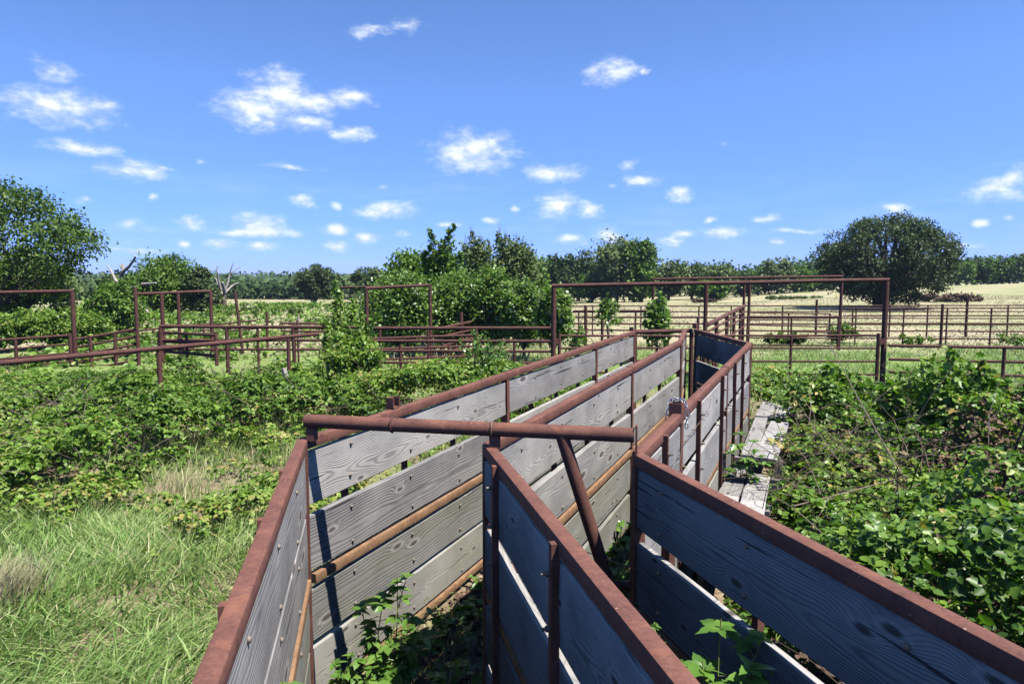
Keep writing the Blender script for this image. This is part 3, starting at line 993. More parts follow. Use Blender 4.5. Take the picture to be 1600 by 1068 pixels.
# second frame and its gates
fence('overhead_frame', 'thin overhead pipe frame farther back, over the open gates by the oak', 'gate frame', (1019, 23.9), (1317, 23.7),
      [(435.7, 431.6, .042)], [(1021, 437, .042), (1163, 435, .045), (1171.5, 435, .05), (1315, 433, .052)], OG)
gate('far gate hung below the thin overhead frame', (1168, 23.6), (1310, 23.6),
     [(494.5, 494.6, .030), (496.8, 497, .02), (505.8, 506.2), (516.6, 517.2), (527.5, 528.6), (538.5, 540)],
     [(1168.4, 492, 542, .036), (1237, 495, 542, .032), (1310.5, 493, 543, .036)], hinge=[(1313, 501, .09, .10, 23.65)])
gate('far gate standing open behind the thin framed gate, sloping in view', (1170, 24.6), (1297, 25.8),
     [(488.0, 490.2), (499.4, 500.2), (507.6, 510.6), (515.5, 519.5), (523, 528.6)],
     [(1232.5, 489, 529, .028), (1297, 489, 529, .034)])

# back fences
fence('pipe_fence', 'nearer of the two long back fences, five pipes before the straw field', 'fence', (1318, 25.3), (1900, 24.3),
      [(481.8, 480.6, .026), (493.2, 493, .026), (505, 505.5, .027), (516.6, 519, .027), (528, 531, .027)],
      [(1338, 482, .026), (1412.5, 482, .028), (1473, 475, .050), (1480.5, 482, .030), (1549.5, 482, .032), (1622, 481, .03), (1700, 475, .05)], PG)
fence('pipe_fence', 'farthest long pipe fence along the straw field before the oak', 'fence', (870, 30.3), (1900, 29.4),
      [(478.4, 476.2, .028), (486.8, 486.5, .026), (496, 497.8, .026), (505.6, 508.3, .026), (515.3, 518, .026)],
      [(892, 479, .028), (926, 479, .03), (1002, 478, .03), (1092, 478, .034), (1143, 478, .03), (1223.5, 477.5, .034), (1276.8, 468, .052), (1333, 477.5, .034), (1391, 477.5, .034), (1450, 477.5, .034), (1512, 469, .055), (1576, 477.5, .034), (1650, 477, .03), (1740, 469, .05)], PG)
fence('pipe_fence', 'dark pipe fence behind the leafy saplings and the frame post', 'fence', (770, 24.6), (1100, 24.6),
      [(495, 495.6, .034), (505, 505.7, .03), (515, 516), (523.6, 524.4)],
      [(782, 495, .03), (825, 495, .05), (845, 495, .05), (860, 490, .05), (915.6, 477, .060), (941, 487, .055), (1027, 495, .05), (1045, 495, .04), (1091, 495, .05)], PG)
fence('pipe_fence', 'double railed fence line before the dark tree belt', 'fence', (895, 27.0), (1010, 26.8),
      [(485.6, 485.2, .034), (487.6, 487.6, .02), (495.2, 495.5, .025), (505.3, 505.6)], [(904, 486, .03), (993, 486, .04), (950, 486, .03)], PG)

# frames and pens on the other side
fence('overhead_frame', 'overhead pipe frame among the white flecked saplings', 'gate frame', (571, 20.2), (672, 20.9),
      [(450.5, 445.4, .046)], [(573, 452, .055), (672, 446, .052)], OG)
fence('overhead_frame', 'overhead pipe half hidden by the tall vine, reaching over to the sapling frame', 'gate frame', (524, 23.5), (640, 22.4),
      [(449.8, 446.5, .042)], [(527, 451, .045), (636, 448, .045)], OG)
fence('overhead_frame', 'overhead pipe frame in front of the pale dead branches', 'gate frame', (208, 19.5), (329, 20.8),
      [(459.4, 454.6, .044)], [(211.5, 449, .052), (252, 459, .060), (278, 458, .050), (329, 455, .055)], OG)
fence('overhead_frame', 'overhead pipe frame under the great spreading tree, its end leaving the picture', 'gate frame', (-190, 18.2), (114, 19.6),
      [(461.5, 454.6, .050)], [(-180, 462, .055), (112, 455.5, .062)], OG)
t = thing('leaning_post', (0, 0, 0), 'single leaning pipe post near the bare dead tree', 'post')
q0, q1 = at(367, 454.5, 21.5), at(379, 540, 21.5)
t.location = q1
MB().tube([(0, 0, -.2), q0 - q1], .045, 10).build('shaft', M['pipe'], t, True)

gate('pipe gate below the frame of the great tree', (-120, 18.0), (109.5, 19.3), [(539, 523.5, .034), (556, 537.5, .03), (571, 551.5, .03), (584, 565, .03)],
     [(24, 530, 578, .046), (109, 521, 578, .046)])
fence('pipe_fence', 'sloping five rail fence between the two frames beside the great tree', 'fence', (119, 19.3), (214, 19.6),
      [(530, 513.8, .042), (542.5, 525.2, .036), (555, 538, .032), (567, 550.5, .030), (580, 562, .030)],
      [(140.5, 524, .05, 585), (179, 520, .046, 580)], PG)
fence('pipe_fence', 'inner pen fence showing between the sloping rails', 'fence', (158, 24.5), (330, 27.0),
      [(522, 505.5, .034), (533, 515, .03), (544, 526, .03)], [(160, 522, .04), (211, 517, .04), (240, 514, .04), (281, 506, .045)], PG)
fence('pipe_fence', 'thin pen fence passing behind the leaning post', 'fence', (280, 26.5), (400, 27.0),
      [(512, 500.5, .034), (524, 513, .03), (536, 526, .03)], [(318, 508, .035), (360, 504, .035)], PG)
gate('dark pipe gate standing half open beside the single rail fence', (248, 16.4), (337, 15.0),
     [(519, 523.5, .034), (533, 536, .040), (548, 556, .036)], [(249.5, 517, 566, .060), (291, 520, 562, .034), (337, 521, 571, .040)])
fence('pipe_fence', 'sloping pipe fence climbing to the white flecked saplings', 'fence', (690, 18.5), (800, 27.0),
      [(512.5, 489, .040), (526, 501.5, .036), (540.5, 511, .034), (552, 521, .03)], [(721, 488, .055), (768, 494, .06), (795, 488, .05)], PG)
fence('pipe_fence', 'pale topped low pen fence behind the vine draped cross fence', 'fence', (578, 18.0), (740, 18.6),
      [(529, 523.5, .034), (545, 540.5, .034), (562, 556, .032)], [(593.5, 514, .036), (669, 514, .036), (700.5, 537, .036)], PG)
fence('pipe_fence', 'short weathered fence by the tall vine with a leaning wooden stake', 'fence', (438, 19.5), (520, 20.0),
      [(504.6, 506, .034), (517, 517.5, .03)], [(459, 507, .045), (465, 500, .03)], PG)
for px, Y, top, lab in ((416, 24, 487, 'rust brown stake standing alone in the green weeds'), (465.5, 25, 493, 'thin grey stake beside the vine covered post')):
    q = at(px, top, Y)
    g0 = gz(q.x, q.y)
    o = MB().tube([(0, 0, -.15), (.02, 0, q.z - g0)], [.05, .045], 8).build('stake', M['pipe' if px < 440 else 'deadwood'], None, True)
    o.location = (q.x, q.y, g0)
    tag(o, lab, 'stake', 'stakes in the weeds')

# ================================================================ trees and shrubs
def limb(a, b, bend, n=5):
    a, b = Vector(a), Vector(b)
    L = (b - a).length
    o = Vector((random.uniform(-1, 1), random.uniform(-1, 1), random.uniform(-.3, .8))) * L * bend
    return [a.lerp(b, k / n) + o * math.sin(math.pi * k / n) for k in range(n + 1)]


def tree(label, px, Y, x0, x1, ytop, ybot, n, size, mat, name='tree', trunk=.15, group=None, lobes=11, fill=.62, spread=.20, upright=0.0,
         bark='bark', detail=False, per=26, flat=1.0, droopy=.15, lobe_r=.46, depth=1.0):
    base = at(px, ytop, Y)
    gzv = gz(base.x, Y)
    base = Vector((base.x, Y, gzv))
    pL, pR = at(x0, ytop, Y), at(x1, ytop, Y)
    zt, zb = at(px, ytop, Y).z - gzv, max(at(px, ybot, Y).z - gzv, .05)
    cx, W = (pL.x + pR.x) / 2 - base.x, (pR.x - pL.x) / 2
    Hc = (zt - zb) / 2
    c = np.array([cx, 0, zb + Hc])
    t = thing(name, base, label, 'shrub' if name == 'shrub' else ('sapling' if name == 'sapling' else 'tree'), group)
    rad = np.array([W, W * depth, Hc])
    lr = lobe_r * min(W, Hc)
    L = []
    ga = math.pi * (3 - math.sqrt(5))
    for k in range(lobes):
        u = 1 - 2 * (k + .5) / lobes
        an = k * ga + random.random() * .9
        d = np.array([math.cos(an) * math.sqrt(1 - u * u), math.sin(an) * math.sqrt(1 - u * u), u * flat])
        s = fill * random.uniform(.85, 1.12)
        r_ = lr * random.uniform(.75, 1.2)
        p = c + d * np.maximum(rad - r_, rad * .3) * min(1.0, s + .32)
        L.append((p, r_))
    L.append((c, lr * 1.1))
    # clumps on the lobes, leaves on the clumps
    wts = np.array([r_ ** 2 for _, r_ in L]); wts /= wts.sum()
    nc = max(8, n // per)
    li = rng.choice(len(L), nc, p=wts)
    lc = np.array([L[i][0] for i in li]); lrad = np.array([L[i][1] for i in li])
    d = unit(rng.normal(size=(nc, 3)) + np.array([0, 0, .25]))
    cl = lc + d * (lrad * rng.uniform(.55, 1.05, nc) ** .7)[:, None]
    cl[:, 2] = np.maximum(cl[:, 2], zb * .6 + .05)
    ci = rng.integers(0, nc, n)
    cd = d[ci]
    sp = spread * lrad[ci][:, None] * np.array([1.15, 1.15, .75 + upright])
    pos = cl[ci] + rng.normal(size=(n, 3)) * sp
    nrm = unit(cd * .55 + np.array([0, 0, .65]) + rng.normal(size=(n, 3)) * .55)
    ax = unit(rng.normal(size=(n, 3)) + np.array([0, 0, upright * 1.5 - droopy]) + cd * .3)
    tint = np.clip(rng.normal(.5, .17, n) + rng.normal(0, .13, nc)[ci], 0, 1)
    leaves('crown', pos, ax, nrm, size * rng.uniform(.65, 1.3, n), tint, M[mat], t, width=.42, detail=detail, droop=.18)
    # trunk and limbs
    b = MB()
    top = np.array([cx * .6, 0, zb + Hc * 1.1])
    k = Vector(top)
    fork = Vector((cx * .15, 0, max(zb * .75, Hc * .25)))
    b.tube([(0, 0, -.25), (0, 0, .02), fork * .5, fork], [trunk * 1.5, trunk * 1.15, trunk, trunk * .92], 9)
    for p, r_ in L:
        pts = limb(fork, Vector(p), .10)
        b.tube(pts, [trunk * (.62 - .5 * q / 5) for q in range(6)], 6, False)
    sub = rng.choice(nc, min(nc, 40), replace=False)
    for s_ in sub:
        pts = limb(Vector(lc[s_]), Vector(cl[s_]), .08, 3)
        b.tube(pts, [trunk * .16, trunk * .12, trunk * .08, trunk * .03], 5, False)
    b.build('trunk', M[bark], t, True)
    return t


def leader_tree(label, px, Y, leaders, n, size, mat, name='sapling', group=None, trunk=.05, rad=.26, bark='bark', foot=0.0, detail=False, bare=0):
    """a young tree of several upright leaders with leaves all along them; leaders: (px, py of the tip, start of leaves 0..1)"""
    b0 = at(px, 520, Y)
    base = Vector((b0.x, Y, gz(b0.x, Y)))
    t = thing(name, base, label, 'sapling' if name == 'sapling' else 'tree', group)
    b = MB(); P, A, N, C = [], [], [], []
    tot = 0
    tips = []
    for lx, ly, st in leaders:
        tip = at(lx, ly, Y) - base + Vector((0, random.uniform(-.35, .35), 0))
        tips.append((tip, st, tip.length))
        tot += tip.length * (1 - st)
    for tip, st, L in tips:
        o = Vector((-tip.x * .35, random.uniform(-.05, .05), 0))
        pts = [Vector((0, 0, foot - .1)).lerp(tip, k / 7) + o * math.sin(math.pi * k / 7) for k in range(8)]
        b.tube(pts, [trunk * (1 - .9 * k / 7) for k in range(8)], 6, False)
        m = int(n * L * (1 - st) / tot)
        u = st + (1 - st) * rng.uniform(0, 1, m) ** .85
        ip = np.array([[*pts[min(6, int(q * 7))].lerp(pts[min(6, int(q * 7)) + 1], q * 7 - int(min(6, q * 7)))] for q in u])
        nk = max(5, int(L * 9))
        tw = rng.uniform(st, 1, nk); ta = rng.uniform(0, 2 * np.pi, nk)
        near = np.abs(u[:, None] - tw[None]).argmin(1)
        rr = rad * (1.7 - 1.42 * (u - st) / (1 - st + 1e-6))
        q = rr * rng.uniform(.1, 1, m) ** .6
        an = ta[near] + rng.normal(0, .6, m)
        off = np.stack([np.cos(an) * q, np.sin(an) * q, rng.normal(0, .05, m) + q * .45], 1)
        P.append(ip + off)
        A.append(unit(off + rng.normal(size=(m, 3)) * .12 - np.array([0, 0, .06])))
        N.append(unit(off * .6 + np.array([0, 0, .12]) + rng.normal(size=(m, 3)) * .12))
        C.append(np.clip(rng.normal(.5, .2, m), 0, 1))
        for k in range(min(nk, 16)):
            i = min(6, int(tw[k] * 7))
            p0 = pts[i].lerp(pts[i + 1], tw[k] * 7 - i)
            e = Vector((math.cos(ta[k]), math.sin(ta[k]), .55)) * rad * (1.1 - .8 * tw[k])
            b.tube([p0, p0 + e], [trunk * .22, trunk * .08], 4, False)
        for k in range(bare):
            e = Vector((random.uniform(-.25, .25), random.uniform(-.25, .25), random.uniform(.3, .7)))
            b.tube([tip, tip + e], [.012, .004], 4, False)
    leaves('crown', np.concatenate(P), np.concatenate(A), np.concatenate(N), size * rng.uniform(.6, 1.25, sum(map(len, P))), np.concatenate(C), M[mat], t, width=.40, detail=detail, droop=.2)
    b.build('trunk', M[bark], t, True)
    return t


# great tree at the edge of the picture, and what stands under and beside it
tree('great spreading tree with open leafy crown rising over the bramble hedge', -20, 31, -190, 131, 280, 466, 24000, .14, 'leaf_great', trunk=.10, lobes=40, lobe_r=.27, fill=.74, spread=.34, per=30)
tree('dark lower tree filling the shade beneath the great spreading tree', 20, 33, -95, 96, 380, 500, 7500, .18, 'leaf_tree', trunk=.2, lobes=12)
tree('light green young tree at the foot of the great spreading tree', 92, 38, 60, 126, 413, 505, 2600, .17, 'leaf_greygreen', trunk=.1, lobes=7)
HG = 'bramble mounds under the great tree'
for px, Y, x0, x1, yt, lab in ((22, 23.5, -40, 74, 482, 'brownish bramble mound under the frame of the great tree'),
                               (98, 24.5, 50, 140, 478, 'green bramble mound in front of the dark shaded tree'),
                               (140, 24.0, 108, 170, 486, 'rounded bramble mound next to the gap with the far meadow')):
    tree(lab, px, Y, x0, x1, yt, 548, 5200, .10, 'leaf_vine', 'shrub', .03, HG, 8, .6, .28)
tree('bushy tree hiding the trunk of the forked dead tree', 182, 30, 138, 226, 434, 520, 8000, .13, 'leaf_tree', trunk=.09, lobes=9)
tree('dark tree behind the forked dead branches', 178, 52, 144, 214, 421, 488, 3000, .24, 'leaf_far', trunk=.16, lobes=9)
tree('tall feathery tree rising behind the pen frame with the dead branches', 262, 47, 206, 314, 394, 496, 14000, .17, 'leaf_tree', trunk=.2, lobes=22, lobe_r=.36, upright=.4, spread=.25)
tree('rounded darker tree beside the feathery tree', 312, 45, 284, 332, 416, 492, 5000, .19, 'leaf_oak', trunk=.13, lobes=8)
tree('low pale tree between the dark tree and the bare dead tree', 336, 60, 318, 352, 445, 484, 1400, .25, 'leaf_greygreen', trunk=.1, lobes=6)
tree('lone round topped tree standing in the meadow', 490, 84, 457, 526, 413, 470, 9000, .26, 'leaf_oak', trunk=.28, lobes=26, lobe_r=.33, fill=.9, spread=.26)
tree('half hidden round tree left of the saplings at the meadow edge', 577, 92, 550, 607, 415, 462, 3200, .36, 'leaf_greygreen', trunk=.2, lobes=11)
# oak
tree('great dark oak with a broad domed crown alone in the straw field', 1383, 57, 1284, 1494, 333, 482, 42000, .17, 'leaf_oak', trunk=.62, lobes=60, lobe_r=.27, fill=.95, spread=.21, per=30, flat=1.0, depth=.95)

# saplings and young trees behind the pens
CG = 'young trees behind the pens'
leader_tree('tall dark green young tree with two upright spires', 690, 25, [(673, 362, .35), (708, 354, .35), (690, 376, .3), (660, 394, .3), (722, 396, .3)], 3600, .12, 'leaf_tree', 'tree', CG, .05, .30, detail=False)
tree('airy young tree filling out below the two spires', 690, 26, 652, 730, 388, 500, 5200, .125, 'leaf_tree', trunk=.06, lobes=16, upright=.4, group=CG, per=20, spread=.36)
tree('slanting young tree left of the two spired one', 640, 27, 603, 672, 388, 490, 5200, .13, 'leaf_tree', trunk=.06, lobes=16, upright=.4, group=CG, per=18, spread=.40, lobe_r=.38)
leader_tree('thin grey green tree with bare twig tips', 745, 37, [(735, 364, .5), (752, 376, .5), (726, 384, .45), (764, 388, .45)], 1500, .15, 'leaf_greygreen', 'tree', CG, .06, .42, bare=5)
tree('airy grey green tree below the bare twig tips', 745, 38, 712, 782, 376, 480, 5200, .16, 'leaf_greygreen', trunk=.08, lobes=18, upright=.3, group=CG, per=18, spread=.42, lobe_r=.36)
leader_tree('second grey green tree with bare twigs above its crown', 792, 38, [(780, 364, .5), (792, 370, .5), (806, 380, .5)], 1100, .15, 'leaf_greygreen', 'tree', CG, .06, .42, bare=5)
tree('rounded grey green tree with a loose outline next to the belt', 800, 39, 766, 842, 374, 480, 6000, .16, 'leaf_greygreen', trunk=.1, lobes=20, upright=.2, group=CG, per=20, spread=.40, lobe_r=.36)
tree('rounded green tree at the end of the young tree row', 825, 41, 796, 858, 396, 480, 4200, .17, 'leaf_tree', trunk=.12, lobes=14, upright=.3, group=CG, lobe_r=.38, spread=.34)
tree('dense green tree filling the gap behind the two spired tree', 690, 42, 600, 770, 418, 500, 7500, .18, 'leaf_tree', trunk=.14, lobes=18, group=CG, lobe_r=.5)
SG = 'white flecked saplings in the pens'
for px, Y, x0, x1, yt, n, lab in (
        (622, 21.6, 566, 678, 428, 9000, 'white flecked sapling clump inside the small overhead frame'),
        (710, 22.6, 664, 754, 424, 7500, 'white flecked sapling clump beside the frame post and below the spires'),
        (768, 22.0, 732, 810, 416, 7500, 'tallest white flecked sapling clump in the row of the pens'),
        (818, 21.2, 786, 852, 440, 5200, 'white flecked sapling clump behind the sloping pipe fence'),
        (867, 19.8, 838, 893, 444, 4600, 'white flecked sapling leaning on the tall corner post of the frame')):
    tree(lab, px, Y, x0, x1, yt, 540, int(n * 1.3), .095, 'leaf_glossy', 'sapling', .035, SG, 22, .85, .42, upright=.3, lobe_r=.34, per=20)
TG = 'slender saplings in the open pen'
leader_tree('slender sapling with a small pale tuft of leaves', 951, 21.5, [(950, 468, .55), (942, 476, .6), (960, 474, .6)], 420, .13, 'leaf_glossy', 'sapling', TG, .022, .24)
leader_tree('leafy white flecked sapling in front of the second frame post', 1026, 19.8, [(1026, 462, .4), (1014, 474, .4), (1038, 470, .4), (1030, 486, .3), (1018, 490, .3)], 1000, .14, 'leaf_glossy', 'sapling', TG, .03, .28)
leader_tree('small sapling just inside the main gate', 903, 18.5, [(903, 512, .4), (897, 522, .4), (910, 520, .3)], 320, .11, 'leaf_glossy', 'sapling', TG, .02, .2)
# vine grown over a post
leader_tree('tall vine covered post rising out of the brambles', 531, 14.2, [(520, 443, .15), (524, 470, .1), (546, 474, .1), (512, 500, .05), (566, 494, .05), (548, 510, 0), (592, 492, .25), (580, 516, .1), (498, 530, 0)], 3000, .085, 'leaf_vine', 'sapling', None, .022, .22)
tree('low vine mound spreading from the vine covered post', 545, 13.6, 498, 606, 520, 590, 2600, .08, 'leaf_vine', 'shrub', .02, None, 14, .7, .35)
leader_tree('feathery light green plant before the cross fence', 770, 12.6, [(742, 520, .1), (762, 534, .1), (786, 540, .1), (724, 536, .1), (752, 548, 0)], 1500, .06, 'leaf_weed', 'sapling', None, .02, .28)

# tree belt at the far edge of the field
BG = 'tree belt along the far field edge'
kinds = [('dark', 'leaf_far'), ('mid green', 'leaf_tree'), ('grey green', 'leaf_greygreen')]
belt = [(846, 104, 826, 868, 398, 470, 1, 'first tree of the belt, half behind the young tree row'), (874, 100, 850, 900, 395, 470, 0, 'broad dark belt tree left of the tallest one'),
        (905, 101, 884, 938, 392, 470, 0, 'dark belt tree touching the tallest one'), (925, 92, 895, 962, 430, 472, 1, 'low feathery tree before the dark belt'),
        (965, 90, 930, 1004, 370, 470, 2, 'tallest grey green tree of the belt'), (1004, 88, 978, 1026, 369, 472, 1, 'bright half of the tallest pair in the belt'),
        (1046, 98, 1022, 1072, 405, 472, 2, 'grey green belt tree next to the tallest pair'), (1082, 100, 1064, 1106, 407, 470, 0, 'pointed dark belt tree'),
        (1120, 98, 1096, 1150, 411, 470, 2, 'rounded grey belt tree above the diagonal fence'), (1108, 86, 1086, 1130, 436, 474, 1, 'low green tree before the rounded grey belt tree'),
        (1160, 106, 1140, 1182, 424, 464, 0, 'small dark belt tree behind the second frame post'), (1186, 112, 1164, 1210, 415, 462, 1, 'belt tree just past the second frame post'),
        (1216, 110, 1192, 1240, 404, 460, 2, 'thin topped grey tree in the belt'), (1244, 112, 1226, 1264, 410, 458, 1, 'sparse belt tree with a spindly tip'),
        (1272, 116, 1250, 1300, 420, 456, 1, 'low bright belt tree touching the oak'), (1497, 124, 1476, 1520, 404, 446, 1, 'belt tree appearing from behind the oak'),
        (1524, 126, 1504, 1546, 401, 445, 0, 'second belt tree past the oak'), (1552, 125, 1530, 1578, 400, 444, 1, 'third belt tree past the oak, broad and green'),
        (1580, 124, 1560, 1606, 399, 443, 0, 'dark belt tree at the edge of the picture'), (1614, 124, 1592, 1650, 401, 443, 0, 'last belt tree, cut by the edge of the picture')]
for px, Y, x0, x1, yt, yb, kd, lab in belt:
    n = int(2600 * ((x1 - x0) / 45) * ((yb - yt) / 60))
    tree(lab, px, Y, x0 - 5, x1 + 5, yt, yb + 6, max(1500, n), .40, kinds[kd][1], trunk=.2, group=BG, lobes=15, lobe_r=.36, fill=random.uniform(.7, .9), spread=.34, upright=random.uniform(0, .4))
FS = 'low shrubs in the straw field'
for px, Y, x0, x1, yt, yb, mk, lab in ((1214, 84, 1193, 1232, 466, 476, 'leaf_vine', 'yellow green shrub below the thin topped belt tree'), (1105, 80, 1080, 1120, 468, 480, 'leaf_dead', 'grey leafless shrub before the rounded grey belt tree'),
                                  (1245, 80, 1205, 1280, 471, 478, 'leaf_greygreen', 'long low shrub in the straw field'),
                                  (1478, 66, 1430, 1536, 460, 472, 'leaf_dead', 'wide brown bush spreading past the oak'),
                                  (1312, 26.5, 1288, 1338, 506, 534, 'leaf_tree', 'dark shrub behind the far gate'), (1240, 26, 1196, 1262, 521, 536, 'leaf_tree', 'low dark shrub under the far gate')):
    tree(lab, px, Y, x0, x1, yt, yb + 3, 2600 if Y > 40 else 1400, .20 if Y > 40 else .11, mk, 'shrub', .03, FS, 40 if x1 - x0 > 60 else 10, .95, .5 if Y > 40 else .35, lobe_r=.8 if Y > 40 else .5, depth=.5)
tree('leafy weed bush at the foot of the back fence', 1436, 25.0, 1404, 1468, 518, 548, 420, .10, 'leaf_thicket', 'shrub', .02, 'weeds at the back fences', 6, .6, .3)
tree('leafy weed bush below the last back fence post in view', 1592, 24.0, 1552, 1632, 514, 550, 560, .10, 'leaf_thicket', 'shrub', .02, 'weeds at the back fences', 6, .6, .3)


def dead_tree(label, px, Y, foot_y, polys, r0):
    base = at(px, foot_y, Y)
    base.z = gz(base.x, Y)
    t = thing('dead_tree', base, label, 'dead tree', 'bare dead trees')
    for k, (nm, pl_, ra, rb) in enumerate(polys):
        pts = [at(x, y, Y + dy) - base for x, y, dy in pl_]
        n = len(pts)
        MB().tube(pts, [ra + (rb - ra) * i / (n - 1) for i in range(n)], 7).build(nm, M['deadwood' if k else 'bark'], t, True)
    return t


dead_tree('forked dead tree with pale broken limbs', 186, 40, 500, [
    ('trunk', [(187, 505, 0), (186, 470, 0), (187, 450, 0), (189, 436, 0)], .17, .13),
    ('branch', [(188, 448, 0), (181, 438, .2), (177, 430, .3), (172, 420, .5), (167, 415, .6)], .10, .035),
    ('branch', [(188, 440, 0), (190, 430, 0), (193, 424, -.3), (202, 416, -.5), (209, 406, -.6), (212, 400, -.7)], .13, .05),
    ('branch', [(191, 428, 0), (191, 421, .2), (187, 413, .3)], .08, .04), ('branch', [(192, 424, 0), (192, 412, .1)], .11, .09),
    ('branch', [(190, 462, -1), (206, 450, -2), (222, 444, -2.5), (244, 442, -3)], .14, .05),
    ('branch', [(212, 478, -3), (222, 480, -3), (232, 488, -3)], .11, .05)], .3)
dead_tree('bare dead tree standing alone at the meadow edge', 351, 60, 480, [
    ('trunk', [(351, 482, 0), (351, 470, 0), (350, 464, 0), (351, 458, 0)], .22, .14),
    ('branch', [(350, 464, 0), (345, 454, .2), (341, 446, .3), (338, 436, .4), (335, 433, .5)], .10, .03),
    ('branch', [(345, 452, .2), (341, 438, 0), (341, 428, -.2), (338, 422, -.3), (341, 415, -.3)], .12, .03),
    ('branch', [(351, 460, 0), (353, 450, 0), (357, 440, .2), (359, 428, .3), (364, 424, .4), (374, 418, .5), (376, 414, .6)], .10, .025),
    ('branch', [(359, 430, .3), (361, 420, .2), (365, 410, .1)], .07, .02),
    ('branch', [(352, 458, 0), (350, 448, -.3), (348, 441, -.5)], .14, .1),
    ('branch', [(353, 456, 0), (359, 450, .4), (366, 444, .6), (373, 442, .8)], .10, .05)], .36)


# far woods beyond the meadow: one mass
def woods(name, label, Y, xr, n, ztop, zbot, size, dY, mat='leaf_far'):
    x = rng.uniform(xr[0], xr[1], n)
    y = Y + rng.uniform(0, dY, n)
    cell = .5 / (Y / 120)
    h = ztop(x, y) * (.72 + .5 * vnoise(x * .16 * cell * 2, y * .16, 41)) + vnoise(x * .5 * cell, y * .5, 42) * 1.3
    base = zbot(x, y)
    u = rng.uniform(0, 1, n) ** .55
    pos = np.stack([x, y, base + h * u], 1)
    nrm = unit(np.stack([rng.normal(0, .5, n), -.5 + rng.normal(0, .4, n), .8 + rng.normal(0, .3, n)], 1))
    tint = np.clip(.5 + (vnoise(x * .2 * cell * 2, y * .2, 43) - .5) * .9 + rng.normal(0, .13, n), 0, 1)
    o = leaves(name, pos, unit(rng.normal(size=(n, 3))), nrm, size * rng.uniform(.6, 1.4, n), tint, M[mat], None, width=.5, detail=False)
    return tag(o, label, 'woods', kind='stuff')


tree('rounded weed thicket at the edge of the far meadow', 420, 66, 330, 500, 476, 492, 4000, .24, 'leaf_tree', 'shrub', .03, 'weed thickets before the meadow', 20, .8, .35, lobe_r=.7)
tree('lower weed thicket nearest the bare dead tree', 380, 52, 318, 470, 482, 502, 3600, .2, 'leaf_greygreen', 'shrub', .03, 'weed thickets before the meadow', 20, .8, .35, lobe_r=.7)
woods('meadow_woods', 'belt of woods beyond the meadow, reading as one dark mass', 118, (-110, -6), 20000, lambda x, y: 1.4 + 2.6 * fnoise(x * .09, x * 0, 44), lambda x, y: ground_z(x, y) - .3, .7, 22)
woods('middle_woods', 'wooded slope behind the meadow woods, paler with distance', 330, (-330, 60), 16000, lambda x, y: 7.0, lambda x, y: -6 + (y - 330) * .06, 1.9, 110)
woods('field_woods', 'woods behind the tree belt, seen between its trunks', 118, (-5, 62), 9000, lambda x, y: 2.6 + 3.4 * fnoise(x * .12, x * 0, 45), lambda x, y: ground_z(x, y) - .3, .6, 14)
woods('edge_woods', 'woods closing the rising field past the oak', 134, (60, 135), 10000, lambda x, y: 2.8 + 4.2 * fnoise(x * .12, x * 0, 46), lambda x, y: ground_z(x, y) - .3, .7, 14)
woods('ridge_woods', 'trees covering the low ridge on the horizon', 1000, (-1100, 700), 22000, lambda x, y: 9.0, lambda x, y: -4 + 5.0 * fnoise(x * .004 + 3, x * 0, 31) * sstep(1000, 1300, y), 6.5, 320)

# ================================================================ ground cover
def x_left(y):      # outer rail of the chute
    return np.where(y > 4.023, -1.257 + (y - 4.023) * .4698, -1.257 + (4.023 - y) * .215)


def x_right(y):
    return np.where(y > 8.99, 3.139 - (y - 8.99) * .093, np.where(y > 3.684, .689 + (y - 3.684) * .4615, .689 + (3.684 - y) * .297))


def bank_edge(x):
    return np.interp(x, [-14, -8, -6, -5.1, -4.3, -2.4, 0, 2.5], [5.6, 6.4, 7.0, 8.0, 10.2, 10.5, 11.0, 12.2])


